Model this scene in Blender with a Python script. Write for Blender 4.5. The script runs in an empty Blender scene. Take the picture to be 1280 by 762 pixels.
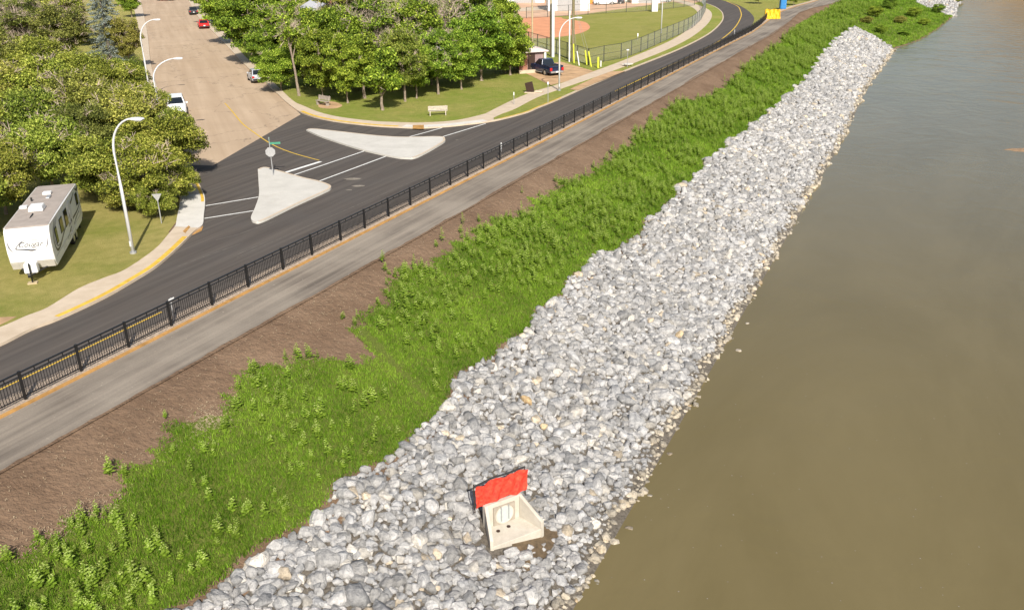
import bpy, bmesh, math, random
import numpy as np
from mathutils import Vector, Matrix, Euler
from mathutils.geometry import tessellate_polygon
R = math.radians
random.seed(7)
scene = bpy.context.scene
C = scene.collection

# ------------------------------------------------------------------ camera, world, sun, exposure
F, PITCH, ROLL, CAMH = 1110.3, .3979, .0157, 15.287
cam = bpy.data.objects.new('camera', bpy.data.cameras.new('camera'))
C.objects.link(cam)
cam.data.sensor_width = 36.0
cam.data.lens = F / 1280 * 36.0
cam.data.clip_start = .5
cam.data.clip_end = 4000
cam.matrix_world = (Matrix.Translation((0, 0, CAMH)) @ Matrix.Rotation(math.pi / 2 - PITCH, 4, 'X')
                    @ Matrix.Rotation(-ROLL, 4, 'Z'))
scene.camera = cam

SUN_EL, SHADOW_AZ = R(38), R(-12)
sdir = Vector((math.sin(SHADOW_AZ) * math.cos(SUN_EL), math.cos(SHADOW_AZ) * math.cos(SUN_EL), -math.sin(SUN_EL)))
world = bpy.data.worlds.new('World')
scene.world = world
world.use_nodes = True
wn = world.node_tree
sky = wn.nodes.new('ShaderNodeTexSky')
sky.sky_type = 'NISHITA'
sky.sun_disc = False
sky.sun_elevation = SUN_EL
sky.sun_rotation = math.atan2(-sdir.x, -sdir.y)
sky.air_density = 1.0
sky.dust_density = 2.0
wn.nodes['Background'].inputs['Strength'].default_value = .085
wn.links.new(sky.outputs[0], wn.nodes['Background'].inputs['Color'])
sun = bpy.data.objects.new('sun', bpy.data.lights.new('sun', 'SUN'))
C.objects.link(sun)
sun.data.energy = 4.6
sun.data.angle = R(.5)
sun.data.color = (1.0, .95, .865)
sun.rotation_euler = sdir.to_track_quat('-Z', 'Y').to_euler()
vs = scene.view_settings
vs.view_transform = 'Standard'
vs.look = 'None'
vs.gamma = 1
vs.exposure = .5
vs.use_curve_mapping = False

# ------------------------------------------------------------------ survey helpers
def ray(u, v):
    U = (u - 640) / F; V = (381 - v) / F
    cr, sr = math.cos(ROLL), math.sin(ROLL)
    x = U * cr + V * sr; w = -U * sr + V * cr
    c, s = math.cos(PITCH), math.sin(PITCH)
    return x, c + s * w, -s + c * w
def G(u, v, z=0.0):
    x, y, d = ray(u, v); t = (z - CAMH) / d
    return (x * t, y * t)
DX, DY = .43340, .90120          # direction of the river bank
def XY(s, n): return (s * DX + n * DY, s * DY - n * DX)
def SN(x, y): return (x * DX + y * DY, x * DY - y * DX)

pathR = [(-60, -24.7), (14.4, -24.7), (33, -24.6), (60, -24.6), (92, -24.8), (120, -25.0), (145, -24.9), (164, -25.6), (185, -27.0), (197, -26.4), (210, -24.2), (230, -22.8), (300, -22), (700, -22)]
pathL = [(-60, -27.7), (17, -27.65), (44, -27.6), (66, -27.6), (87, -27.9), (113, -28.1), (149, -28.3), (170, -29.6), (186, -30.6), (200, -30.0), (215, -28.3), (240, -27), (300, -26), (700, -26)]
shoreL = [(-60, -8.4), (25, -8.4), (100, -8.6), (130, -9.4), (151, -9.0), (176, -8.7), (192, -5.1), (215, -2.5), (243, -.3), (302, .6), (360, 6), (450, 40), (700, 160)]
def itp(L, s): return np.interp(s, [a for a, b in L], [b for a, b in L])
def hz(s, n):
    """height of the bank at river coordinates"""
    np_ = itp(pathR, s); ns = itp(shoreL, s)
    xs = [np_, np_ + .5, np_ + 2.4, np_ + (ns - np_) * .5, ns, ns + 7, ns + 30]
    zs = [-.03, -.06, -.8, -2.8, -5.0, -6.8, -8]
    return float(np.interp(n, xs, zs))
def onbank(u, v):
    x, y, d = ray(u, v)
    t = (-5.3 - CAMH) / d
    lo, hi = (0 - CAMH) / d * .9, t
    for i in range(40):
        m = (lo + hi) / 2
        s, n = SN(x * m, y * m)
        if CAMH + d * m > hz(s, n): lo = m
        else: hi = m
    return SN(x * hi, y * hi)

# ------------------------------------------------------------------ object helpers
def put(o, parent=None):
    C.objects.link(o)
    if parent is not None: o.parent = parent
    return o
def tag(o, label=None, cat=None, group=None, kind=None):
    if label: o['label'] = label
    if cat: o['category'] = cat
    if group: o['group'] = group
    if kind: o['kind'] = kind
    return o
def thing(name, label, cat, loc=(0, 0, 0), rz=0, group=None):
    o = bpy.data.objects.new(name, None); put(o)
    o.empty_display_size = .3
    o.location = loc; o.rotation_euler = (0, 0, rz)
    return tag(o, label, cat, group)
def copy_tree(o, parent=None):
    c = o.copy(); C.objects.link(c); c.parent = parent
    for ch in list(o.children): copy_tree(ch, c)
    return c
class MB:
    def __init__(s): s.v = []; s.f = []
    def add(s, vs, fs):
        b = len(s.v); s.v += [tuple(p) for p in vs]; s.f += [tuple(b + i for i in f) for f in fs]; return s
    def box(s, c, d, rz=0, M=None, taper=1.0):
        x, y, z = d[0] / 2, d[1] / 2, d[2] / 2
        vs = [Vector((sx * x * (taper if sz > 0 else 1), sy * y * (taper if sz > 0 else 1), sz * z)) for sz in (-1, 1) for sx, sy in ((-1, -1), (1, -1), (1, 1), (-1, 1))]
        m = Matrix.Rotation(rz, 3, 'Z') if M is None else M
        return s.add([m @ v + Vector(c) for v in vs], [(3, 2, 1, 0), (4, 5, 6, 7), (0, 1, 5, 4), (1, 2, 6, 5), (2, 3, 7, 6), (3, 0, 4, 7)])
    def bar(s, a, b, r, r2=None, n=8, cap=True):
        a = Vector(a); b = Vector(b); r2 = r if r2 is None else r2
        q = (b - a).to_track_quat('Z', 'Y').to_matrix()
        A = [a + q @ Vector((math.cos(t) * r, math.sin(t) * r, 0)) for t in [2 * math.pi * i / n for i in range(n)]]
        B = [b + q @ Vector((math.cos(t) * r2, math.sin(t) * r2, 0)) for t in [2 * math.pi * i / n for i in range(n)]]
        fs = [(i, (i + 1) % n, n + (i + 1) % n, n + i) for i in range(n)]
        if cap: fs += [tuple(range(n))[::-1], tuple(range(n, 2 * n))]
        return s.add(A + B, fs)
    def tube(s, pts, rs, n=8):
        pts = [Vector(p) for p in pts]
        if not hasattr(rs, '__len__'): rs = [rs] * len(pts)
        rings = []
        for i, p in enumerate(pts):
            d = (pts[min(i + 1, len(pts) - 1)] - pts[max(i - 1, 0)])
            q = d.to_track_quat('Z', 'Y').to_matrix()
            rings += [p + q @ Vector((math.cos(t) * rs[i], math.sin(t) * rs[i], 0)) for t in [2 * math.pi * k / n for k in range(n)]]
        fs = []
        for i in range(len(pts) - 1):
            fs += [(i * n + k, i * n + (k + 1) % n, (i + 1) * n + (k + 1) % n, (i + 1) * n + k) for k in range(n)]
        fs += [tuple(range(n))[::-1], tuple(range((len(pts) - 1) * n, len(pts) * n))]
        return s.add(rings, fs)
    def prism(s, prof, y0, y1, M=None):
        """profile in xz extruded along y"""
        n = len(prof)
        vs = [Vector((p[0], y0, p[1])) for p in prof] + [Vector((p[0], y1, p[1])) for p in prof]
        if M is not None: vs = [M @ v for v in vs]
        return s.add(vs, [tuple(range(n)), tuple(range(n, 2 * n))[::-1]] + [((i + 1) % n, i, n + i, n + (i + 1) % n) for i in range(n)])
    def plate(s, pts, t, nrm):
        nrm = Vector(nrm) * t; n = len(pts)
        pts = [Vector(p) for p in pts]
        return s.add([p + nrm for p in pts] + pts, [tuple(range(n)), tuple(range(n, 2 * n))[::-1]] + [((i + 1) % n, i, n + i, n + (i + 1) % n) for i in range(n)])
    def build(s, name, mat, parent=None, bevel=0, smooth=False, segs=2):
        me = bpy.data.meshes.new(name); me.from_pydata(s.v, [], s.f); me.validate()
        bm = bmesh.new(); bm.from_mesh(me); bmesh.ops.recalc_face_normals(bm, faces=bm.faces); bm.to_mesh(me); bm.free()
        if mat: me.materials.append(mat)
        if smooth:
            for p in me.polygons: p.use_smooth = True
        o = bpy.data.objects.new(name, me); put(o, parent)
        if bevel:
            b = o.modifiers.new('bevel', 'BEVEL'); b.width = bevel; b.segments = segs; b.limit_method = 'ANGLE'
        return o
def npmesh(name, V, k, mat, col=None, smooth=False):
    """V: (n*k,3) verts, faces of k verts each; col: (n*k,3)"""
    nf = len(V) // k
    me = bpy.data.meshes.new(name)
    me.vertices.add(len(V)); me.vertices.foreach_set('co', np.ascontiguousarray(V, dtype=np.float32).ravel())
    me.loops.add(len(V)); me.loops.foreach_set('vertex_index', np.arange(len(V), dtype=np.int32))
    me.polygons.add(nf); me.polygons.foreach_set('loop_start', np.arange(0, len(V), k, dtype=np.int32))
    me.polygons.foreach_set('loop_total', np.full(nf, k, dtype=np.int32))
    me.update(calc_edges=True)
    if mat: me.materials.append(mat)
    if col is not None: setcol(me, col)
    return me
def npmesh_i(name, V, Fc, mat, col=None):
    me = bpy.data.meshes.new(name); k = Fc.shape[1]; nf = len(Fc)
    me.vertices.add(len(V)); me.vertices.foreach_set('co', np.ascontiguousarray(V, dtype=np.float32).ravel())
    me.loops.add(nf * k); me.loops.foreach_set('vertex_index', Fc.astype(np.int32).ravel())
    me.polygons.add(nf); me.polygons.foreach_set('loop_start', np.arange(0, nf * k, k, dtype=np.int32))
    me.polygons.foreach_set('loop_total', np.full(nf, k, dtype=np.int32))
    me.update(calc_edges=True)
    if mat: me.materials.append(mat)
    if col is not None: setcol(me, col)
    return me
def setcol(me, col):
    a = me.color_attributes.new('tint', 'FLOAT_COLOR', 'POINT')
    c4 = np.ones((len(col), 4), dtype=np.float32); c4[:, :3] = col
    a.data.foreach_set('color', c4.ravel())

# ------------------------------------------------------------------ materials
class NT:
    def __init__(s, name):
        s.m = bpy.data.materials.new(name); s.m.use_nodes = True
        s.t = s.m.node_tree; s.b = s.t.nodes['Principled BSDF']
    def n(s, typ, **kw):
        nd = s.t.nodes.new(typ)
        for k, v in kw.items():
            if k.startswith('i_'):
                key = k[2:]; nd.inputs[int(key) if key.isdigit() else key].default_value = v
            else: setattr(nd, k, v)
        return nd
    def l(s, a, b): s.t.links.new(a, b)
    def coords(s, scale=(1, 1, 1), along=False):
        tc = s.n('ShaderNodeTexCoord'); o = tc.outputs['Object']
        if along:
            mp = s.n('ShaderNodeMapping'); mp.inputs['Rotation'].default_value = (0, 0, -math.atan2(DY, DX)); s.l(o, mp.inputs[0]); o = mp.outputs[0]
        mp = s.n('ShaderNodeMapping'); mp.inputs['Scale'].default_value = scale; s.l(o, mp.inputs[0])
        return mp.outputs[0]
    def noise(s, vec, scale, detail=4, rough=.55, lo=.35, hi=.65, dist=0):
        n = s.n('ShaderNodeTexNoise'); n.inputs['Scale'].default_value = scale; n.inputs['Detail'].default_value = detail
        n.inputs['Roughness'].default_value = rough; n.inputs['Distortion'].default_value = dist
        s.l(vec, n.inputs['Vector'])
        r = s.n('ShaderNodeMapRange'); r.inputs[1].default_value = lo; r.inputs[2].default_value = hi
        s.l(n.outputs['Fac'], r.inputs[0]); return r.outputs[0]
    def mix(s, f, a, b):
        m = s.n('ShaderNodeMix', data_type='RGBA')
        for k, v in ((6, a), (7, b)):
            if isinstance(v, tuple): m.inputs[k].default_value = (*v, 1)
            else: s.l(v, m.inputs[k])
        if isinstance(f, float): m.inputs[0].default_value = f
        else: s.l(f, m.inputs[0])
        return m.outputs[2]
    def mul(s, a, k):
        m = s.n('ShaderNodeMath', operation='MULTIPLY'); s.l(a, m.inputs[0])
        if isinstance(k, (int, float)): m.inputs[1].default_value = k
        else: s.l(k, m.inputs[1])
        return m.outputs[0]
    def bump(s, h, st=.3, d=.02):
        b = s.n('ShaderNodeBump'); b.inputs['Strength'].default_value = st; b.inputs['Distance'].default_value = d
        s.l(h, b.inputs['Height']); s.l(b.outputs[0], s.b.inputs['Normal'])
    def done(s, col, rough=.8, spec=.3, metal=0):
        if isinstance(col, tuple): s.b.inputs['Base Color'].default_value = (*col, 1)
        else: s.l(col, s.b.inputs['Base Color'])
        s.b.inputs['Roughness'].default_value = rough; s.b.inputs['Specular IOR Level'].default_value = spec
        s.b.inputs['Metallic'].default_value = metal
        return s.m
def simple(name, col, rough=.6, spec=.4, metal=0, var=.12, sc=6, bump=.0):
    t = NT(name); v = t.coords()
    f = t.noise(v, sc, 5, .6, .3, .7)
    c = t.mix(f, tuple(x * (1 - var) for x in col), tuple(min(1, x * (1 + var)) for x in col))
    if bump: t.bump(t.noise(v, sc * 6, 4, .6, .2, .8), bump)
    return t.done(c, rough, spec, metal)

def m_lawn(name, green, dry, thr=(.4, .62)):
    t = NT(name); v = t.coords()
    big = t.noise(v, .16, 5, .62, *thr)
    mid = t.noise(v, 1.6, 4, .65, .3, .7)
    fine = t.noise(v, 22, 3, .7, .3, .7)
    patch = t.noise(v, .75, 5, .68, .46, .66)
    c = t.mix(big, green, dry)
    c = t.mix(t.mul(patch, .6), c, dry)
    c = t.mix(t.mul(mid, .55), c, tuple(g * .72 for g in green))
    c2 = t.mix(fine, (.06, .075, .014), (.42, .42, .12))
    c = t.mix(.38, c, c2)
    t.bump(fine, .9, .05)
    return t.done(c, .95, .1)
M = {}
M['lawn'] = m_lawn('lawn_grass', (.26, .29, .045), (.56, .44, .16), (.33, .55))
M['lawn2'] = m_lawn('park_grass', (.25, .32, .04), (.48, .40, .13), (.42, .68))
M['field'] = m_lawn('field_grass', (.29, .30, .05), (.43, .37, .12), (.36, .65))
def m_asphalt():
    t = NT('new_asphalt'); a = t.coords((.05, 1.6, 1), along=True); v = t.coords()
    st = t.noise(a, 1.4, 5, .6, .35, .72); bl = t.noise(v, .35, 4, .6, .35, .7)
    fine = t.noise(v, 45, 2, .7, .3, .8); spk = t.noise(v, 26, 2, .6, .68, .74)
    c = t.mix(st, (.060, .049, .041), (.122, .101, .084))
    c = t.mix(t.mul(bl, .5), c, (.085, .076, .068))
    c = t.mix(t.mul(fine, .3), c, (.12, .11, .10))
    c = t.mix(t.mul(spk, .22), c, (.3, .28, .25))
    t.bump(fine, .25, .01)
    return t.done(c, .85, .25)
M['asphalt'] = m_asphalt()
def m_street():
    t = NT('old_street'); v = t.coords()
    mp = t.n('ShaderNodeMapping'); mp.inputs['Rotation'].default_value = (0, 0, R(-111)); t.l(v, mp.inputs[0])
    mp2 = t.n('ShaderNodeMapping'); mp2.inputs['Scale'].default_value = (.04, 1, 1); t.l(mp.outputs[0], mp2.inputs[0])
    st = t.noise(mp2.outputs[0], .9, 5, .6, .35, .7); bl = t.noise(v, .22, 5, .65, .35, .7); fine = t.noise(v, 9, 4, .7, .3, .75)
    c = t.mix(st, (.43, .315, .21), (.54, .41, .285))
    c = t.mix(t.mul(bl, .5), c, (.38, .28, .19))
    c = t.mix(t.mul(fine, .25), c, (.30, .22, .15))
    vor = t.n('ShaderNodeTexVoronoi', feature='DISTANCE_TO_EDGE'); vor.inputs['Scale'].default_value = .11
    nz = t.n('ShaderNodeTexNoise'); nz.inputs['Scale'].default_value = .5; nz.inputs['Detail'].default_value = 5
    t.l(v, nz.inputs['Vector']); av = t.n('ShaderNodeVectorMath', operation='MULTIPLY_ADD')
    t.l(nz.outputs['Color'], av.inputs[0]); av.inputs[1].default_value = (5, 5, 5); t.l(v, av.inputs[2])
    t.l(av.outputs[0], vor.inputs['Vector'])
    mr = t.n('ShaderNodeMapRange'); mr.inputs[1].default_value = .010; mr.inputs[2].default_value = .0; t.l(vor.outputs['Distance'], mr.inputs[0])
    c = t.mix(t.mul(mr.outputs[0], .55), c, (.10, .08, .065))
    spot = t.noise(t.coords((.6, 1.6, 1)), .55, 4, .6, .69, .74)
    c = t.mix(t.mul(spot, .6), c, (.07, .055, .045))
    t.bump(fine, .2, .01)
    return t.done(c, .9, .2)
M['street'] = m_street()
def m_path():
    t = NT('path_asphalt'); a = t.coords((.045, 1.5, 1), along=True); v = t.coords()
    st = t.noise(a, 1.3, 6, .62, .35, .68); bl = t.noise(v, .18, 4, .6, .4, .62); fine = t.noise(v, 16, 4, .7, .3, .8)
    c = t.mix(st, (.13, .108, .087), (.31, .26, .205))
    c = t.mix(t.mul(bl, .45), c, (.40, .345, .275))
    c = t.mix(t.mul(fine, .35), c, (.10, .085, .075))
    spk = t.noise(v, 5, 3, .6, .66, .72); c = t.mix(t.mul(spk, .4), c, (.46, .40, .32))
    # darker worn edge is the clean asphalt beside the dust
    t.bump(fine, .3, .01)
    return t.done(c, .9, .2)
M['path'] = m_path()
def m_soil():
    t = NT('bank_soil'); v = t.coords()
    big = t.noise(v, .35, 6, .65, .35, .68); mid = t.noise(v, 3.5, 5, .7, .3, .7); fine = t.noise(v, 26, 3, .7, .3, .75)
    c = t.mix(big, (.165, .102, .062), (.28, .185, .118))
    c = t.mix(t.mul(mid, .5), c, (.085, .055, .036))
    c = t.mix(t.mul(fine, .35), c, (.22, .16, .115))
    spk = t.noise(v, 13, 2, .6, .70, .74); c = t.mix(t.mul(spk, .5), c, (.42, .34, .24))
    t.bump(mid, .8, .08)
    return t.done(c, .95, .1)
M['soil'] = m_soil()
def m_concrete(name, c0, c1, sc=1.2, joints=True):
    t = NT(name); v = t.coords()
    a = t.noise(v, sc, 6, .65, .3, .7); b = t.noise(v, 18, 4, .7, .3, .7)
    c = t.mix(a, c0, c1); c = t.mix(t.mul(b, .25), c, tuple(x * .7 for x in c0))
    st = t.noise(v, .5, 6, .7, .6, .8); c = t.mix(t.mul(st, .4), c, (.30, .25, .19))
    t.bump(b, .25, .01)
    return t.done(c, .85, .25)
M['walk'] = m_concrete('sidewalk_concrete', (.50, .40, .29), (.62, .51, .385))
M['walk_new'] = m_concrete('new_concrete', (.56, .53, .475), (.68, .65, .59))
M['island'] = m_concrete('island_concrete', (.50, .475, .425), (.62, .59, .53), .7)
M['outlet'] = m_concrete('outlet_concrete', (.44, .40, .33), (.58, .53, .45), 2.5)
M['white_line'] = simple('white_road_paint', (.74, .73, .69), .7, .3, var=.12, sc=4)
M['yellow_line'] = simple('yellow_road_paint', (.62, .40, .05), .7, .3, var=.18, sc=5)
M['kerb_yellow'] = simple('kerb_yellow_paint', (.66, .42, .06), .7, .3, var=.25, sc=3)
M['gravel'] = simple('gravel_strip', (.46, .36, .27), .95, .1, var=.45, sc=14, bump=.9)
M['timber'] = simple('timber_edging', (.42, .23, .075), .8, .2, var=.3, sc=2)
M['black_metal'] = simple('black_metal', (.012, .012, .013), .4, .5, var=.1)
M['white_metal'] = simple('white_metal', (.60, .60, .61), .45, .5, var=.05)
M['galv'] = simple('galvanised_steel', (.42, .42, .42), .45, .5, metal=.4)
M['dark_galv'] = simple('dark_fence_steel', (.05, .055, .045), .6, .4)
M['mesh_wire'] = simple('wire_mesh', (.35, .36, .33), .6, .4)
M['green_sign'] = simple('green_sign', (.06, .25, .16), .4, .5)
M['bark'] = simple('bark', (.27, .215, .165), .95, .1, var=.35, sc=5, bump=.8)
M['deadwood'] = simple('dead_wood', (.44, .35, .28), .95, .1, var=.3, sc=5)
M['brown_soil_dry'] = simple('dry_dirt', (.46, .30, .17), .95, .1, var=.25, sc=.8, bump=.4)
M['red_dirt'] = simple('red_infield_dirt', (.60, .28, .155), .95, .1, var=.12, sc=.5, bump=.3)
M['lot_dirt'] = simple('lot_dirt', (.56, .36, .24), .95, .1, var=.2, sc=.3, bump=.3)
M['glass'] = simple('dark_glass', (.012, .016, .02), .08, .6, var=.1)
M['tyre'] = simple('tyre_rubber', (.018, .018, .018), .85, .3)
M['rim'] = simple('wheel_rim', (.5, .5, .5), .3, .5, metal=.7)
M['red_light'] = simple('red_lamp_glass', (.45, .012, .012), .25, .5)
M['clear_light'] = simple('clear_lamp_glass', (.6, .6, .58), .15, .6)
M['black_plastic'] = simple('black_plastic', (.02, .02, .02), .6, .4)
M['wood_pole'] = simple('weathered_pole', (.20, .17, .09), .9, .2, var=.2)
M['tan_pole'] = simple('tan_pole', (.45, .36, .22), .9, .2, var=.2)
M['guard_yellow'] = simple('guard_yellow', (.62, .66, .06), .5, .4)
M['white_paint'] = simple('white_paint', (.75, .75, .74), .5, .4, var=.05)
M['bench_wood'] = simple('bench_wood', (.50, .44, .36), .8, .2, var=.2)
M['grey_wood'] = simple('grey_weathered_wood', (.33, .28, .235), .9, .1, var=.25)

def tinted(name, rough=.9, bump=None, sub=0.0, spec=.2):
    t = NT(name); a = t.n('ShaderNodeAttribute', attribute_name='tint')
    return t, a.outputs['Color']
def m_foliage(name, tcol, trans=.2, hue=.0):
    """leaf tint attribute (0..1 grey) drives colours between dark, mid and light leaf colours"""
    t = NT(name)
    a = t.n('ShaderNodeAttribute', attribute_name='tint')
    r = t.n('ShaderNodeValToRGB'); t.l(a.outputs['Fac'], r.inputs[0])
    e = r.color_ramp.elements
    e[0].color = (*tcol[0], 1); e[1].color = (*tcol[2], 1); x = e.new(.5); x.color = (*tcol[1], 1)
    oi = t.n('ShaderNodeObjectInfo'); hs = t.n('ShaderNodeHueSaturation')
    mr = t.n('ShaderNodeMapRange'); mr.inputs[3].default_value = .5 - hue; mr.inputs[4].default_value = .5 + hue
    t.l(oi.outputs['Random'], mr.inputs[0]); t.l(mr.outputs[0], hs.inputs['Hue']); t.l(r.outputs[0], hs.inputs['Color'])
    vv = t.n('ShaderNodeMath', operation='MULTIPLY_ADD'); t.l(oi.outputs['Random'], vv.inputs[0]); vv.inputs[1].default_value = 7.31; vv.inputs[2].default_value = 0
    fr = t.n('ShaderNodeMath', operation='FRACT'); t.l(vv.outputs[0], fr.inputs[0])
    m2 = t.n('ShaderNodeMapRange'); m2.inputs[3].default_value = .82; m2.inputs[4].default_value = 1.15; t.l(fr.outputs[0], m2.inputs[0]); t.l(m2.outputs[0], hs.inputs['Value'])
    col = hs.outputs[0]
    t.done(col, .65, .25)
    tr = t.n('ShaderNodeBsdfTranslucent'); t.l(col, tr.inputs['Color'])
    ms = t.n('ShaderNodeMixShader'); ms.inputs[0].default_value = trans
    t.l(t.b.outputs[0], ms.inputs[1]); t.l(tr.outputs[0], ms.inputs[2])
    t.l(ms.outputs[0], t.t.nodes['Material Output'].inputs['Surface'])
    return t.m
M['leaf_green'] = m_foliage('leaf_green', ((.014, .034, .004), (.155, .25, .015), (.50, .61, .08)), hue=.014)
M['leaf_olive'] = m_foliage('leaf_olive', ((.022, .036, .005), (.20, .25, .026), (.54, .55, .105)), hue=.016)
M['leaf_olive_brown'] = m_foliage('leaf_olive_brown', ((.03, .034, .008), (.22, .23, .035), (.52, .48, .11)), hue=.012)
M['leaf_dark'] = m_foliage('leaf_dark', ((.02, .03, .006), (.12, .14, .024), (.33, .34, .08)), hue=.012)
M['needles'] = m_foliage('spruce_needles', ((.06, .08, .07), (.16, .19, .17), (.31, .34, .29)), .1)
M['grass_blade'] = m_foliage('bank_grass', ((.035, .075, .005), (.13, .25, .012), (.34, .50, .05)), .3)
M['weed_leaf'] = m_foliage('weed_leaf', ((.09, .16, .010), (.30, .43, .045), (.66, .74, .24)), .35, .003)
def m_rock():
    t = NT('limestone'); a = t.n('ShaderNodeAttribute', attribute_name='tint'); v = t.coords()
    n1 = t.noise(v, 5, 6, .65, .3, .7); n2 = t.noise(v, 22, 5, .7, .3, .75)
    dk = t.n('ShaderNodeMix', data_type='RGBA', blend_type='MULTIPLY'); dk.inputs[0].default_value = 1
    t.l(a.outputs['Color'], dk.inputs[6]); t.l(t.mix(n1, (.55, .55, .56), (1.22, 1.21, 1.18)), dk.inputs[7])
    c = t.mix(t.mul(n2, .22), dk.outputs[2], (.66, .65, .63))
    t.bump(n1, .8, .09)
    return t.done(c, .9, .2)
M['rock'] = m_rock()
def m_water():
    t = NT('river_water'); v = t.coords((1, 1, 1)); a = t.coords((.35, 1.2, 1), along=True)
    big = t.noise(a, .06, 6, .65, .32, .68, 1.5)
    c = t.mix(big, (.136, .107, .045), (.170, .135, .062))
    sp = t.noise(a, .03, 5, .6, .45, .6)
    h1 = t.noise(a, 1.1, 4, .55, 0, 1); h2 = t.noise(v, .22, 4, .55, 0, 1, 1.2)
    # rougher riffle downstream
    sx = t.n('ShaderNodeSeparateXYZ'); t.l(t.coords((1, 1, 1), along=True), sx.inputs[0])
    rm = t.n('ShaderNodeMapRange'); rm.inputs[1].default_value = 60; rm.inputs[2].default_value = 170
    rm.inputs[3].default_value = .3; rm.inputs[4].default_value = 1.7; t.l(sx.outputs['X'], rm.inputs[0])
    hh = t.n('ShaderNodeMath', operation='ADD'); t.l(t.mul(h1, .35), hh.inputs[0]); t.l(t.mul(h2, 1.0), hh.inputs[1])
    t.bump(t.mul(t.mul(hh.outputs[0], rm.outputs[0]), t.n('ShaderNodeValue').outputs[0]), .32, .25)
    t.t.nodes['Value'].outputs[0].default_value = 1
    t.done(c, .14, .5); t.b.inputs['IOR'].default_value = 1.33
    return t.m
M['water'] = m_water()

# ------------------------------------------------------------------ the setting
def sheet(name, pts, z, mat, thick=0, kind='structure', parent=None):
    """flat polygon (optionally a slab with vertical sides down)"""
    P3 = [Vector((p[0], p[1], z)) for p in pts]
    tris = tessellate_polygon([P3]); n = len(P3); vs = list(P3); fs = [tuple(t) for t in tris]
    me_f = fs
    if thick:
        vs += [Vector((p[0], p[1], z - thick)) for p in pts]
        me_f = fs + [(i, (i + 1) % n, n + (i + 1) % n, n + i) for i in range(n)]
    me = bpy.data.meshes.new(name); me.from_pydata(vs, [], me_f); me.materials.append(mat)
    bm = bmesh.new(); bm.from_mesh(me); bmesh.ops.recalc_face_normals(bm, faces=bm.faces)
    up = [f for f in bm.faces if abs(f.normal.z) > .9]
    if up and up[0].normal.z < 0: bmesh.ops.reverse_faces(bm, faces=bm.faces)
    bm.to_mesh(me); bm.free()
    o = bpy.data.objects.new(name, me); put(o, parent)
    if parent is None: tag(o, kind=kind)
    return o
def smooth(L, k=6):
    """Catmull-Rom through points"""
    L = [Vector((a[0], a[1])) for a in L]; out = []
    for i in range(len(L) - 1):
        p0, p1, p2, p3 = L[max(i - 1, 0)], L[i], L[i + 1], L[min(i + 2, len(L) - 1)]
        for j in range(k):
            t = j / k
            out.append(.5 * ((2 * p1) + (-p0 + p2) * t + (2 * p0 - 5 * p1 + 4 * p2 - p3) * t * t + (-p0 + 3 * p1 - 3 * p2 + p3) * t ** 3))
    out.append(L[-1]); return [(p.x, p.y) for p in out]
def offset(L, d):
    """shift a polyline to its left by d"""
    L = [Vector(a) for a in L]; out = []
    for i in range(len(L)):
        t = (L[min(i + 1, len(L) - 1)] - L[max(i - 1, 0)]).normalized()
        out.append((L[i].x - t.y * d, L[i].y + t.x * d))
    return out
def ribbon(name, L, a, b, z, mat, thick=0, kind='structure', parent=None):
    return sheet(name, offset(L, a) + offset(L, b)[::-1], z, mat, thick, kind, parent)
def W(px): return [G(*p) for p in px]
def snl(L, ds=4):
    s0, s1 = L[0][0], L[-1][0]
    return [XY(s, float(itp(L, s))) for s in np.arange(s0, s1 + .1, ds)]

# base ground: everything inland of the path, down to a low sheet under roads and lawns
edge = snl(pathL, 5)
sheet('ground', edge + [(900, 1100), (-900, 1100), (-900, -300), XY(-60, -60)], -.04, M['field'])
# bank from the path down to the river bed
def grid_mesh(name, S, fn, K, mat):
    V = []; Fc = []
    for s in S:
        for k in range(K + 1):
            n = fn(s, k / K); x, y = XY(s, n); V.append((x, y, hz(s, n) + (.05 * math.sin(s * 1.7 + n * 2.3) * math.sin(n * 1.9 - s * .6) if 0 < k < K else 0)))
    for i in range(len(S) - 1):
        for k in range(K):
            a = i * (K + 1) + k; Fc.append((a, a + K + 1, a + K + 2, a + 1))
    me = bpy.data.meshes.new(name); me.from_pydata(V, [], Fc); me.materials.append(mat)
    for p in me.polygons: p.use_smooth = True
    bm = bmesh.new(); bm.from_mesh(me); bm.faces.ensure_lookup_table()
    if bm.faces[0].normal.z < 0: bmesh.ops.reverse_faces(bm, faces=bm.faces)
    bm.to_mesh(me); bm.free()
    return tag(put(bpy.data.objects.new(name, me)), kind='structure')
def bankn(s, t):
    a = float(itp(pathR, s)); b = float(itp(shoreL, s)) + 12
    return a + (b - a) * t
grid_mesh('river_bank', list(np.arange(-60, 260, 1.2)) + list(np.arange(260, 700, 8)), bankn, 40, M['soil'])
# water
sheet('river_water', [XY(-200, -22), XY(700, -22), XY(900, 700), XY(-200, 700)], -5.0, M['water'])
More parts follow.
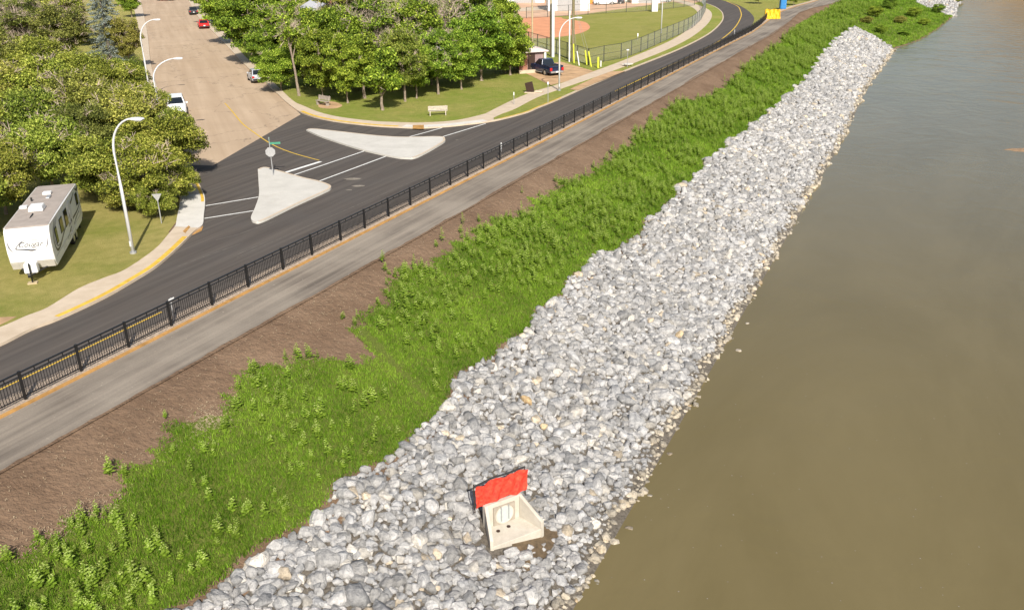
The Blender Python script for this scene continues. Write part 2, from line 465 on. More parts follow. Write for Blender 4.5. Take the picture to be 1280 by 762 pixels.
# far bank hills across the river
def hill(name, cx, cy, rx, ry, h, rot, mat):
    V = []; Fc = []; K = 28
    for i in range(K + 1):
        for j in range(K + 1):
            a, b = i / K * 2 - 1, j / K * 2 - 1
            z = max(0, (1 - a * a)) ** .7 * max(0, (1 - b * b)) ** .6 * h * (1 + .25 * math.sin(a * 9 + b * 4) + .15 * math.sin(b * 17))
            x = cx + a * rx * math.cos(rot) - b * ry * math.sin(rot); y = cy + a * rx * math.sin(rot) + b * ry * math.cos(rot)
            V.append((x, y, z - 5.4))
    for i in range(K):
        for j in range(K):
            a = i * (K + 1) + j; Fc.append((a, a + K + 1, a + K + 2, a + 1))
    me = bpy.data.meshes.new(name); me.from_pydata(V, [], Fc); me.materials.append(mat)
    for p in me.polygons: p.use_smooth = True
    tag(put(bpy.data.objects.new(name, me)), kind='structure')
M['cliff'] = simple('cliff_earth', (.33, .22, .13), .95, .1, var=.35, sc=.06)
hill('hills', 330, 420, 150, 45, 42, R(-50), M['cliff'])
# opposite shore
x0 = [XY(-200, 150), XY(120, 150), XY(300, 140), XY(420, 110), XY(900, 260), XY(900, 900), XY(-200, 900)]
sheet('far_shore', x0, -4.4, M['field'], .8)

# riverside path
PL, PR = snl(pathL, 3), snl(pathR, 3)
sheet('riverside_path', PL + PR[::-1], .012, M['path'])
V = []; Fc = []; S = list(np.arange(6, 200, .25)); rs_ = random.Random(9); w_ = .1
for i, q in enumerate(S):
    w_ = max(.0, min(.32, w_ + rs_.uniform(-.05, .05))); n = float(itp(pathR, q))
    V += [(*XY(q, n - w_), .02), (*XY(q, n + .12), .005)]
    if i: Fc.append((2 * i - 2, 2 * i - 1, 2 * i + 1, 2 * i))
tag(MB().add(V, Fc).build('soil_spill', M['soil']), kind='structure')
# timber edging and gravel strip between path and road
GL = [(s, n - .62) for s, n in pathL]; GL = [(s, n if s < 150 else n) for s, n in GL]
ribbon('timber_edging', PL, .0, .16, .07, M['timber'], .12)
ribbon('gravel_strip', PL, .165, 1.25, .03, M['gravel'], .07)

# main road
lk_px = [(-70, 462), (0, 433), (40, 413), (75.5, 399.4), (131.3, 373.2), (170, 351), (196.9, 333.8), (223, 311), (243, 291), (253.4, 283), (255, 272), (256.6, 250), (251, 235), (244.5, 222), (236.3, 206)]
lk = smooth(W(lk_px), 5)
rk_px = [(370, 138), (380, 143), (398, 148.6), (426.5, 153.8), (468.7, 158.4), (497, 160), (522, 161), (551, 159.7), (581, 156.8), (617.8, 151.9), (657, 142), (674, 135), (696.2, 126), (732.8, 109.7), (766.5, 95.6), (797.5, 83), (836.9, 67.5), (865, 54.8), (887.5, 42.2), (900, 31), (904.4, 22.5), (901, 14), (889, 7), (868, 1), (840, -4)]
rk = smooth(W(rk_px), 5)
road_right = [XY(-60, -28.75), XY(17, -28.8), XY(60, -28.8), XY(110, -29.1), XY(140, -29.3), XY(155, -30.3), XY(166, -31.7), XY(177, -34), XY(192, -38.5), XY(206, -44), XY(222, -53), XY(250, -72)]
road_right = smooth(road_right, 5)
sheet('main_road', [XY(-60, -36)] + lk + W([(266, 207), (376, 143)]) + rk + W([(830, -9), (880, -10)]) + road_right[::-1], 0.0, M['asphalt'])
# old street
sl_px = [(236.3, 206), (210, 150), (196, 108), (188, 76), (184, 40), (176, 0), (171, -20)]
sr_px = [(370, 138), (356, 127), (336, 108), (312, 87.5), (295, 70), (268, 42), (248, 22), (236, 2), (226, -18)]
SL, SR = smooth(W(sl_px), 4), smooth(W(sr_px), 4)
sheet('side_street', W([(376, 143), (266, 207)]) + SL + SR[::-1], -.004, M['street'])
tag(bpy.data.objects['side_street'], kind='structure')
sheet('cross_street', [G(60, -8), G(60, 1), G(176, 3), G(236, 4), G(330, -2), G(330, -8)], .004, M['street'])
# manhole-like patch, scratches and tyre marks are in the materials
# lane markings
def line(a, b, w, mat, name, k=None):
    A, B = Vector(G(*a)), Vector(G(*b)); d = (B - A).normalized(); p = Vector((-d.y, d.x)) * w / 2
    return sheet(name, [A - p, B - p, B + p, A + p], .006, mat)
for a, b in (((366.6, 219), (455.6, 188.8)), ((397.8, 226.9), (482, 195.6)), ((505.6, 172.8), (552.5, 159.9)), ((549.4, 172.2), (607, 154.6)), ((257, 257.2), (322.8, 246.3)), ((255.5, 273), (317, 263.4))):
    line(a, b, .13, M['white_line'], 'crosswalk_marking')
line((354, 216.5), (401, 202), .30, M['white_line'], 'stop_line_marking')
ribbon('centre_line_marking', smooth(W([(281, 129), (290, 139), (303, 154.5), (318, 166), (333.8, 176.9), (348, 184.5), (365, 191), (382, 196), (399, 200.5)]), 5), -.055, .055, .009, M['yellow_line'])
ribbon('yellow_line_marking', [XY(-60, -29.95), XY(0, -29.95), XY(25.9, -29.95)], -.34, -.24, .006, M['yellow_line'])
ribbon('road_centre_marking', smooth([XY(88, -30.3), XY(110, -30.2), XY(125, -30.3), XY(135.5, -30.6), XY(154.3, -32.5), XY(174.8, -35.8), XY(187, -38.5), XY(198.6, -41.6), XY(212, -47)], 5), -.09, .09, .006, M['yellow_line'])

# left sidewalk and lawn
sw_px = [(-70, 436), (0, 412), (32.8, 397.8), (60, 387), (98.5, 363.3), (130, 350), (157.5, 339), (193.6, 314), (210, 296), (229.7, 271.4), (234, 255), (233.7, 240), (232, 215.6), (226, 199), (205, 160), (190, 118), (180, 80), (174, 40), (165, 0), (160, -20)]
sw = smooth(W(sw_px), 5)
lk_all = lk + SL[1:]
sheet('left_sidewalk', lk_all + sw[::-1], .12, M['walk'], .2)
# painted kerbs
def part_of(L, a, b):
    """sub-polyline between nearest points to pixels a and b"""
    A, B = Vector(G(*a)), Vector(G(*b))
    i = min(range(len(L)), key=lambda k: (Vector(L[k]) - A).length); j = min(range(len(L)), key=lambda k: (Vector(L[k]) - B).length)
    return L[min(i, j):max(i, j) + 1]
ribbon('painted_kerb', part_of(lk, (78, 398), (235, 298)), .06, .34, .128, M['kerb_yellow'])
ribbon('painted_kerb', part_of(lk, (253, 256), (240, 214)), .06, .24, .128, M['kerb_yellow'])
ribbon('painted_kerb', part_of(rk, (376, 141), (497, 160)), .03, .36, .128, M['kerb_yellow'])
ribbon('painted_kerb', part_of(rk, (622, 151), (700, 124)), .02, .18, .128, M['kerb_yellow'])
ribbon('new_ramp_concrete', part_of(lk, (250, 287), (253, 245)), .0, 1.5, .126, M['walk_new'])
ribbon('new_ramp_concrete', part_of(rk, (500, 160), (610, 153)), .0, .95, .126, M['walk_new'])
sheet('left_lawn', sw + [G(120, -20), G(-300, -20), (-160, 60), (-120, 10), XY(-60, -36.2)], .10, M['lawn'], .15)

# centre lawn (park) and its sidewalk
cs_px = [(226 + 30, -18), (252, 2), (262, 22), (281, 42), (305, 70), (325, 88), (346, 108), (366, 127), (380, 134), (400, 142), (426, 148), (468, 153), (497, 154.3), (522, 155), (551, 153.8), (575, 151.2), (600, 145.5), (607, 143.5)]
cs = smooth(W(cs_px), 5)
st_px = [(607, 143.5), (640, 127), (668, 115.7), (697, 107), (740, 91.5), (790, 72.5), (838, 52), (862, 36), (872, 22), (868, 12), (850, 4), (820, -3)]
st_out = smooth(W(st_px), 5)
st_in_px = [(616, 149), (628, 143.5), (645, 137), (672, 123), (703, 111.8), (745, 97.3), (795, 79), (844, 58.5), (872, 42), (888, 26), (888, 15), (872, 7), (846, 0)]
st_in = smooth(W(st_in_px), 5)
srk = SR[::-1]
rk_front = part_of(rk, (370, 138), (616, 152))
sheet('right_sidewalk', srk + rk_front[1:] + W([(616, 149)]) + cs[::-1], .12, M['walk'], .2)
sheet('field_sidewalk', W([(607, 143.5)]) + st_out[1:] + st_in[::-1], .12, M['walk'], .2)
sheet('verge_strip', st_in[1:] + part_of(rk, (622, 151.5), (846, -3))[::-1], .095, M['lawn2'], .12)
ribbon('kerb', part_of(rk, (617, 152), (850, -2)), -.02, .16, .118, M['walk'], .13)
sheet('park_lawn', cs[:-1] + st_out + [(60, 420), (-60, 420)], .09, M['lawn2'], .12)
sheet('ball_field', [G(*p) for p in ((660, 40), (668, 59), (712, 72), (740, 81), (775, 73), (812, 58), (850, 42), (870, 24), (868, 10), (842, 3), (720, 20), (664, 26))], .11, M['field'])
sheet('parking_dirt', [G(*p) for p in ((672, 86), (700, 78), (742, 90), (762, 84), (722, 98.5), (700, 106.2), (712, 102), (688, 108), (666, 97), (655, 92))], .104, M['brown_soil_dry'])
sheet('driveway_dirt', [G(*p) for p in ((745, 97.5), (764, 90.5), (782, 90), (742, 106), (722, 114.7), (712, 113.2))], .124, M['brown_soil_dry'], 0)
inf = [G(*p) for p in ((655, 44), (665, 49), (690, 48.3), (715, 45), (730, 41), (737.5, 35.5), (732, 29), (718, 26.3), (704, 24.4), (698, 22.5), (655, 23.5))]
sheet('infield_dirt', smooth(inf + [inf[0]], 4)[:-1], .118, M['red_dirt'])
sheet('dirt_lot', [G(*p) for p in ((640, 24), (700, 21), (725, 19.5), (755, 15), (800, 13), (868, 4.5), (885, 1), (868, -4), (700, -4), (640, -2))], .106, M['lot_dirt'])
sheet('gravel_lane', [G(*p) for p in ((640, 16), (700, 12), (715, 10), (700, 8), (640, 11.5))], .114, M['walk'])
sheet('tree_pit_dirt', smooth([G(*p) for p in ((398, 131), (415, 128), (428, 133), (418, 137), (400, 136), (398, 131))], 4)[:-1], .096, M['brown_soil_dry'])
sheet('dirt_edge', [G(*p) for p in ((-60, 405), (0, 399), (22, 398), (0, 409), (-60, 432))], .104, M['brown_soil_dry'])
sheet('dirt_edge', smooth([G(*p) for p in ((226, 272), (231, 258), (229.8, 272), (214, 292), (211, 292))], 3), .104, M['soil'])

# traffic islands
def island(px, nm):
    L = smooth(W(px + [px[0]]), 5)[:-1]
    o = sheet('traffic_island', L, .13, M['island'], .15)
    i2 = [Vector(p) for p in L]; c = sum(i2, Vector((0, 0))) / len(i2)
    ribbon('island_kerb', L + [L[0]], .0, -.16, .134, M['walk'])
    ribbon('island_kerb', L + [L[0]], .0, .16, .134, M['walk']) if 0 else None
    return o, L
island([(456, 107), (480, 105.5), (560, 112), (640, 0)][:0] + [(383, 164), (392, 162.6), (425, 166), (470, 171), (506, 173), (549, 172.3), (556.5, 175.5), (552, 181), (523, 197), (508, 199.2), (490, 197), (455.6, 189.3), (425, 180), (400, 171.5)], 'a')
island([(322.5, 213.5), (333, 211), (357, 217.5), (380, 224), (398, 228), (412, 233), (413.5, 237), (405, 242), (370, 258), (330, 277.5), (318, 279), (314, 274), (319, 262), (324, 246), (323.5, 230)], 'b')
for px in (((516, 158.4), (530, 158.2), (530, 163), (516, 162.6)),):
    sheet('storm_drain', W(px), .135, M['timber'], .02)
sheet('storm_drain', W(((229, 291.5), (236, 284.5), (238.5, 286), (232, 294))), .132, M['timber'], .02)
sheet('storm_drain_apron', W(((235, 296), (243, 284), (254, 283), (252, 288.5), (243, 292.6))), .02, M['timber'], .02)
M['seam'] = simple('asphalt_seam', (.13, .115, .10), .9, .2, var=.3, sc=4)
ribbon('road_seam', smooth(W([(296, 322), (350, 298), (440, 259), (520, 225), (600, 191), (680, 158), (760, 124)]), 4), -.03, .03, .0045, M['seam'])
for q in ([(222, 333), (252, 322), (300, 305)], [(292, 320), (310, 312), (333, 302)], [(270, 300), (300, 292), (345, 276)], [(745, 130), (760, 122), (768, 116)], [(752, 127), (768, 121), (790, 113)], [(742, 124), (750, 126), (757, 121)]):
    ribbon('road_scuff', smooth(W(q), 4), -.035, .03, .005, M['seam'])
# puffs of dust on the asphalt
M['dust'] = simple('dust_patch', (.24, .21, .17), .95, .1, var=.3, sc=3)
for (u, v, r) in ((441, 223.6, .55), (448, 232.4, .42), (436, 237.4, .2), (571, 175, .12)):
    cx, cy = G(u, v); sheet('dust_patch', [(cx + r * (1 + .3 * math.sin(5 * a)) * math.cos(a), cy + r * .5 * math.sin(a)) for a in [k * .5 for k in range(12)]], .005, M['dust'])

# ------------------------------------------------------------------ black railing along the path
fpx = [(27.9, 498.7), (96.1, 463.3), (154.7, 433.3), (215.5, 408.3), (264.5, 382.2), (309.9, 359.5), (353.6, 337.6), (390.9, 319.6), (425.8, 301.3), (457.4, 286.3), (486, 271.2), (514.1, 257.5), (539.4, 245.2), (562.8, 232.2), (584, 221.3), (604.7, 211.5), (623.4, 201), (641.6, 192.3), (658.1, 183.8), (674.2, 175.8), (689.8, 168.2), (703.7, 160.6), (716.9, 153.8), (730.6, 147.9), (741.7, 142), (753, 136.5), (764.2, 131.1)]
ps = [SN(*G(*p)) for p in fpx]
post_s = [p[0] for p in ps]
fence_n = [(-60, -28.05), (66, -28.05), (87, -28.2), (113, -28.4), (149, -28.65), (160, -29.3), (170, -30.3), (180, -31.6)]
while post_s[0] > 5: post_s.insert(0, post_s[0] - 2.44)
while post_s[-1] < 176.5: post_s.append(post_s[-1] + 2.44)
fence = thing('metal_railing', 'long black metal picket railing between the road and the riverside path', 'railing')
FH = 1.12
for i, s in enumerate(post_s):
    x, y = XY(s, float(itp(fence_n, s)) - .0)
    o = MB().box((0, 0, FH / 2 + .02), (.085, .085, FH)).build('post', M['black_metal'], fence)
    MB_ = None
    o.location = (x, y, .03); o.rotation_euler = (0, 0, math.atan2(DY, DX))
    if i < len(post_s) - 1:
        a = Vector((x, y, 0)); b = Vector((*XY(post_s[i + 1], float(itp(fence_n, post_s[i + 1]))), 0))
        L = (b - a).length; mb = MB()
        mb.box((L / 2, 0, 1.08), (L - .087, .06, .05)); mb.box((L / 2, 0, .93), (L - .087, .035, .04)); mb.box((L / 2, 0, .15), (L - .087, .035, .04))
        k = int(round(L / .115))
        for q in range(1, k):
            mb.box((L * q / k, 0, .54), (.018, .018, .74))
        for q in range(1, 4): mb.box((L * q / 4, 0, 1.005), (.03, .03, .105))
        p = mb.build('panel', M['black_metal'], fence); p.location = (x, y, .03); p.rotation_euler = (0, 0, math.atan2((b - a).y, (b - a).x))

# ------------------------------------------------------------------ street lamps
def lamp(u, v, label, H=6.9, arm=2.2, az=0, base=None, zb=.1):
    x, y = G(u, v, zb) if base is None else base
    t = thing('street_lamp', label, 'street lamp', (x, y, zb), az, 'curved white street lamps')
    pts = [(0, 0, 0), (0, 0, H * .5), (0, 0, H * .76)]
    for k in range(1, 9):
        a = k / 8 * math.pi / 2 * .93
        pts.append((arm * .78 * (1 - math.cos(a)), 0, H * .76 + (H * .24) * math.sin(a)))
    rs = [.095, .08, .066] + [.062 - .003 * k for k in range(8)]
    MB().tube(pts, rs, 10).build('pole', M['white_metal'], t, smooth=True)
    e = pts[-1]
    h = MB(); prof = [(-.05, .04), (.35, .07), (.62, .05), (.68, -.01), (.6, -.07), (.1, -.07), (-.05, -.04)]
    h.prism([(e[0] + a, e[2] + b) for a, b in prof], -.13, .13)
    h.build('lamp_head', M['white_metal'], t, bevel=.03)
    MB().box((e[0] + .38, 0, e[2] - .085), (.36, .18, .03)).build('lens', M['clear_light'], t)
    MB().bar((0, 0, 0), (0, 0, .1), .17, n=10).build('base_plate', M['galv'], t)
    MB().box((.0, -.105, .55), (.1, .012, .3)).build('access_cover', M['white_metal'], t)
    return t
lamp(166.7, 316.4, 'tall white curved street lamp standing on the lawn right of the trailer', 7.05, 1.9, R(-14))
lamp(699, 113.4, 'white curved street lamp on the grass verge in front of the dark blue pickup', 7.15, 2.3, R(2))
lamp(0, 0, 'white curved street lamp rising highest among the trees left of the old street', 7.7, 2.1, R(14), base=G(189, 126))
lamp(0, 0, 'short looking white curved street lamp half hidden by shrubs beside the white parked car', 6.3, 2.5, R(20), base=G(205, 176))
lamp(826.3, 41.5, 'white street lamp on the verge at the far bend of the main road', 8.0, 2.2, R(30))

# ------------------------------------------------------------------ signs
def octa(r, n=8, ph=math.pi / 8): return [(r * math.cos(2 * math.pi * k / n + ph), r * math.sin(2 * math.pi * k / n + ph)) for k in range(n)]
x, y = G(341.5, 219.2, .13)
M['red_sign'] = simple('red_sign', (.5, .015, .02), .4, .5)
t = thing('stop_sign', 'stop sign seen from behind with a green street name blade on the traffic island', 'sign', (x, y, .13), R(10))
MB().bar((0, 0, 0), (0, 0, 2.62), .032).build('post', M['galv'], t)
MB().add([(a, -.035, 1.62 + b) for a, b in octa(.34)] + [(a, -.028 + .02, 1.62 + b) for a, b in octa(.34)], [tuple(range(8)), tuple(range(8, 16))[::-1]] + [(i, (i + 1) % 8, 8 + (i + 1) % 8, 8 + i) for i in range(8)]).build('sign_plate', M['galv'], t)
f = MB().add([(a, -.006, 1.62 + b) for a, b in octa(.325)] + [(a, -.003, 1.62 + b) for a, b in octa(.325)], [tuple(range(8)), tuple(range(8, 16))[::-1]]).build('sign_face', M['red_sign'], t)
MB().box((.37, 0, 2.2), (.7, .02, .14)).build('street_name_blade', M['green_sign'], t)
MB().box((0, .3, 2.42), (.02, .7, .16)).build('street_name_blade', M['green_sign'], t)
def text_obj(name, s, size, mat, parent, M4, ext=.004, shear=0, align='CENTER'):
    cu = bpy.data.curves.new(name, 'FONT'); cu.body = s; cu.size = size; cu.extrude = ext; cu.shear = shear; cu.align_x = align
    o = bpy.data.objects.new('tmp', cu); C.objects.link(o)
    bpy.context.view_layer.update()
    me = bpy.data.meshes.new_from_object(o.evaluated_get(bpy.context.evaluated_depsgraph_get()))
    bpy.data.objects.remove(o); me.name = name; me.transform(M4); me.materials.clear(); me.materials.append(mat)
    return put(bpy.data.objects.new(name, me), parent)
text_obj('lettering', 'STOP', .26, M['white_paint'], t, Matrix.Translation((0, .0, 1.53)) @ Matrix.Rotation(math.pi, 4, 'Z') @ Matrix.Rotation(math.pi / 2, 4, 'X'))
# yield style sign at the shrubs
x, y = G(202.0, 279, .1)
t = thing('yield_sign', 'small triangular sign seen from behind at the edge of the shrubs on the lawn', 'sign', (x, y, .1), R(12))
MB().bar((0, 0, 0), (0, 0, 1.75), .03).build('post', M['galv'], t)
MB().plate([(-.27, -.035, 1.75), (0, -.035, 1.3), (.27, -.035, 1.75)], .008, (0, -1, 0)).build('sign_plate', M['galv'], t)
def post_sign(u, v, h, label, w=.3, ph=.35, rz=0, mat='white_paint', z=.1, base=None):
    x, y = G(u, v, z) if base is None else base
    t = thing('road_sign', label, 'sign', (x, y, z), rz)
    MB().bar((0, 0, 0), (0, 0, h), .03).build('post', M['galv'], t)
    MB().box((0, -.045, h - ph / 2), (w, .02, ph)).build('sign_plate', M[mat], t)
post_sign(0, 0, 0.86, 'small white road sign seen edge on behind the near part of the railing', .3, .14, R(64), base=XY(25.7, -28.75), z=.03)
post_sign(0, 0, 1.0, 'slim white marker post right behind the middle of the railing', .07, .7, R(60), base=XY(58.0, -28.6), z=.03)
post_sign(0, 0, 1.3, 'small white marker post behind the far end of the railing near the bend', .1, .8, R(60), base=XY(138.5, -29.15), z=.03)
post_sign(642.5, 130.5, 1.15, 'thin pale marker post on the park lawn beside the field sidewalk', .08, .3)
post_sign(685, 129, 2.0, 'thin post with a small plate on the verge left of the street lamp', .14, .25)
post_sign(784, 84.5, 2.1, 'thin road sign post behind the pale concrete slab on the verge', .3, .12)
post_sign(797, 50.5, 1.0, 'short white sign post on the far grass verge near the bend', .16, .45)
x, y = G(784.5, 82.5, .1)
t = thing('concrete_slab', 'pale flat concrete utility cover standing on the verge strip', 'utility cover', (x, y, .1), R(50))
MB().box((0, 0, .22), (1.1, .9, .1)).build('cover', M['walk_new'], t, bevel=.02); MB().box((0, 0, .085), (.5, .45, .17)).build('base', M['walk'], t)
# dark utility board
x, y = G(662, 116, .1)
t = thing('utility_box', 'dark brown tilted utility board on the lawn left of the street lamp', 'utility box', (x, y, .1), R(-20))
mm = Matrix.Rotation(R(-14), 3, 'Y')
M['dark_brown'] = simple('dark_brown_panel', (.05, .03, .022), .8, .2)
MB().box((0, 0, .55), (.75, .3, 1.0), M=mm).build('panel', M['dark_brown'], t, bevel=.02); MB().box((.1, 0, .04), (1.1, .6, .1)).build('pad', M['walk'], t)
MB().box((.9, .3, .12), (.8, .6, .16)).build('cover', M['walk'], t, bevel=.03)
# benches
def bench(u, v, rz, label, mat, w=1.75):
    x, y = G(u, v, .09)
    t = thing('park_bench', label, 'bench', (x, y, .09), rz, 'benches on the park lawn')
    mb = MB()
    for k in range(3): mb.box((0, .0 + .13 * k, .42), (w, .11, .04))
    mb.build('seat', mat, t)
    mb = MB()
    for k in range(3): mb.box((0, -.09 - .03 * k, .56 + .13 * k), (w, .035, .12))
    mb.build('backrest', mat, t)
    for sx in (-1, 1):
        MB().box((sx * w * .4, .12, .2), (.08, .36, .4)).build('leg', mat, t)
        MB().bar((sx * w * .4, -.02, .36), (sx * w * .4, -.18, .92), .03, n=6).build('back_support', mat, t)
    return t
bench(547.5, 144.5, R(8), 'pale wooden park bench seen from behind on the open lawn', M['bench_wood'])
bench(405, 131.5, R(140), 'weathered grey park bench tilted under the trees by a bare dirt patch', M['grey_wood'])
# ------------------------------------------------------------------ poles by the field
def pole(u, v, h, r, mat, nm, label, cat, r2=None, zb=.1):
    x, y = G(u, v, zb)
    t = thing(nm, label, cat, (x, y, zb))
    MB().bar((0, 0, 0), (0, 0, h), r, r2 or r, 12).build('pole', mat, t, smooth=False)
    return t
t = pole(691.2, 71.5, 7.0, .19, M['white_paint'], 'field_pole', 'thick white pole at the corner of the ball field beside a wooden one', 'pole')
t = pole(688.6, 70.5, 12, .15, M['tan_pole'], 'utility_pole', 'tall wooden utility pole directly behind the thick white pole', 'utility pole', .12)
MB().box((0, 0, 11), (2.2, .1, .12)).build('cross_arm', M['wood_pole'], t)
t = pole(711.6, 77.5, 6.1, .09, M['white_paint'], 'field_pole', 'slim white pole left of the greenish utility pole', 'pole')
t = pole(716, 76.5, 13, .2, M['wood_pole'], 'utility_pole', 'tall greenish wooden utility pole with yellow guy guards beside it', 'utility pole', .15)
MB().box((0, 0, 12), (2.2, .1, .12)).build('cross_arm', M['wood_pole'], t)
pole(665.5, 52, 12, .12, M['tan_pole'], 'utility_pole', 'thin tan pole rising at the edge of the tree crowns by the infield', 'utility pole', .1)
for (u, v, du, h, nm) in ((717.5, 79, -1, 2.3, 'nearest the greenish pole'), (733.5, 81, -2.5, 1.7, 'in the middle of the row'), (739, 83.5, -4, 1.8, 'at the right end of the row')):
    x, y = G(u, v, .1); t = thing('guy_guard', 'yellow leaning guy wire guard ' + nm, 'guy guard', (x, y, .1), 0, 'yellow guy wire guards by the field fence')
    top = (du * .09, 0, h)
    MB().bar((0, 0, 0), top, .09).build('sleeve', M['guard_yellow'], t)
    q = Vector(top); MB().bar(top, q * 3.6 + Vector((-.6, 0, 0)), .012, n=5).build('wire', M['galv'], t)
x, y = G(724, 82, .1); t = thing('guy_guard', 'white leaning guy wire guard between the yellow ones', 'guy guard', (x, y, .1), 0)
MB().bar((0, 0, 0), (-.3, 0, 1.7), .07).build('sleeve', M['white_paint'], t); MB().bar((-.3, 0, 1.7), (-1.4, 0, 9), .012, n=5).build('wire', M['galv'], t)
x, y = G(747.5, 85, .1); t = thing('bollard', 'yellow bollard with a small base at the corner of the ball field fence', 'bollard', (x, y, .1))
MB().bar((0, 0, 0), (0, 0, 1.2), .12).build('post', M['guard_yellow'], t); MB().bar((0, 0, 1.2), (0, 0, 1.27), .13, .05).build('cap', M['guard_yellow'], t)
x, y = G(751, 83.5, .1); t = thing('bollard', 'small white marker bollard right of the yellow bollard', 'bollard', (x, y, .1))
MB().bar((0, 0, 0), (0, 0, .65), .07).build('post', M['white_paint'], t); MB().bar((0, 0, .65), (0, 0, .7), .08, .03).build('cap', M['white_paint'], t)

# chain-link fences
def chainlink(pts, H, step, label, matp, wire=True):
    t = thing('chain_link_fence', label, 'fence')
    P = [Vector(p) for p in pts]; seg = [(P[i + 1] - P[i]).length for i in range(len(P) - 1)]; tot = sum(seg)
    def at(d):
        for i, s in enumerate(seg):
            if d <= s or i == len(seg) - 1: return P[i].lerp(P[i + 1], min(1, d / s))
            d -= s
    n = int(round(tot / step)); prev = None
    for k in range(n + 1):
        q = at(tot * k / n)
        o = MB().bar((0, 0, 0), (0, 0, H + .05), .055, n=6).build('post', matp, t); o.location = (q.x, q.y, .1)
        if prev is not None:
            L = (q - prev).length; mb = MB()
            mb.bar((0, 0, H), (L, 0, H), .028, n=4); mb.bar((0, 0, .06), (L, 0, .06), .02, n=4); mb.bar((0, 0, H * .5), (L, 0, H * .5), .022, n=4)
            r = mb.build('rail', matp, t); r.location = (prev.x, prev.y, .1); r.rotation_euler = (0, 0, math.atan2((q - prev).y, (q - prev).x))
            if wire:
                mb = MB(); m = int(L / .22)
                for j in range(-int(H / .22), m):
                    for sg in (0, 1):
                        a0, b0 = j * .22, j * .22 + H - .1
                        za, zb = .07, H
                        if a0 < 0: za -= a0; a0 = 0
                        if b0 > L: zb -= b0 - L; b0 = L
                        if b0 <= a0: continue
                        if sg: A, B = (L - a0, 0, za), (L - b0, 0, zb)
                        else: A, B = (a0, 0, za), (b0, 0, zb)
                        mb.bar(A, B, .007, n=3, cap=False)
                w = mb.build('wire_mesh', M['mesh_wire'], t); w.location = r.location; w.rotation_euler = r.rotation_euler
        prev = q
chainlink(W([(735.6, 82.5), (749, 78.8), (767, 77), (778, 74), (800, 66.5), (822.5, 56), (842, 47.5), (855, 41.5), (866, 35.5), (876, 26), (882, 14), (878, 5), (865, -1)]), 1.9, 3.6, 'chain link fence curving along the sidewalk beside the ball field', M['dark_galv'])
chainlink(W([(735.6, 82.5), (712, 74.5), (690, 67.5), (668, 60.5), (650, 55)]), 1.9, 3.6, 'chain link fence running from the guy guards behind the pickup', M['dark_galv'])
chainlink(W([(658, 24), (700, 21.5), (726.6, 20), (753.6, 17.8), (780, 16.4), (806, 15.2), (840, 11.5), (868, 7.5)]), 2.0, 4.6, 'chain link fence along the far side of the ball field', M['dark_galv'])

# ------------------------------------------------------------------ shed, far buildings
M['brick'] = simple('red_brown_brick', (.36, .17, .11), .9, .1, var=.25, sc=3, bump=.4)
M['mauve'] = simple('mauve_wall', (.30, .21, .20), .9, .1)
M['roof_white'] = simple('pale_roof', (.62, .52, .50), .8, .2)
M['orange'] = simple('orange_sheet', (.70, .28, .06), .7, .2)
M['steel_green'] = simple('pale_green_cladding', (.50, .58, .50), .6, .3)
M['grey_roof'] = simple('grey_shingle_roof', (.30, .30, .33), .9, .1, var=.2)
x, y = G(668, 90, .1)
t = thing('brick_shed', 'small brick shed with a pale roof behind the dark blue pickup', 'shed', (x, y, .1), R(18))
MB().box((.0, 2.2, 1.1), (2.6, 3.4, 2.2)).build('wall', M['mauve'], t)
MB().box((-1.3, .3, .95), (1.0, .25, 1.9)).build('side_wall', M['brick'], t)
MB().prism([(-1.7, 2.2), (1.8, 2.2), (1.8, 2.34), (0, 2.75), (-1.7, 2.5)], .1, 4.4).build('roof', M['roof_white'], t)
MB().box((1.45, .35, 1.1), (.22, .22, 2.2)).build('column', M['white_paint'], t)
MB().box((-.2, .47, 1.0), (.9, .06, 2.0)).build('door', M['dark_brown'], t)
MB().box((-.9, -.6, .18), (2.4, .35, .36)).build('low_wall', M['walk'], t)
def shed(u, v, w, d, h, rz, wall, roof, label, nm='building', doors=2, zb=.1):
    x, y = G(u, v, zb)
    t = thing(nm, label, 'building', (x, y, zb), rz)
    MB().box((0, d / 2, h / 2), (w, d, h)).build('wall', wall, t)
    MB().prism([(-w / 2 - .3, h), (w / 2 + .3, h), (w / 2 + .3, h + .15), (0, h + w * .16), (-w / 2 - .3, h + .15)], -.3, d + .3).build('roof', roof, t)
    for k in range(doors):
        xx = -w / 2 + w * (k + .5) / doors
        dd = MB().box((xx, -.03, h * .36), (w / doors * .55, .06, h * .72)).build('door', M['galv'], t)
        MB().box((xx + w / doors * .2, -.09, h * .35), (.06, .06, .3)).build('handle', M['black_metal'], dd)
    return t
shed(711, 14, 8.5, 8, 5, R(0), M['white_paint'], M['white_paint'], 'white shed beyond the far fence of the ball field', doors=1)
shed(757, 5, 7, 6, 4, R(0), M['orange'], M['galv'], 'orange shed behind the parked white pickup across the lot', doors=2)
shed(786, 3.2, 9, 6, 4, R(0), M['steel_green'], M['galv'], 'pale green building left of the white one at the top of the picture', doors=2)
shed(808, 4.2, 6.5, 6, 4, R(0), M['white_paint'], M['galv'], 'white building right of the pale green one at the top of the picture', doors=1)
shed(656, 4, 9, 6, 4, R(0), M['white_paint'], M['grey_roof'], 'pale house beyond the infield at the top of the picture', 'house', doors=1)
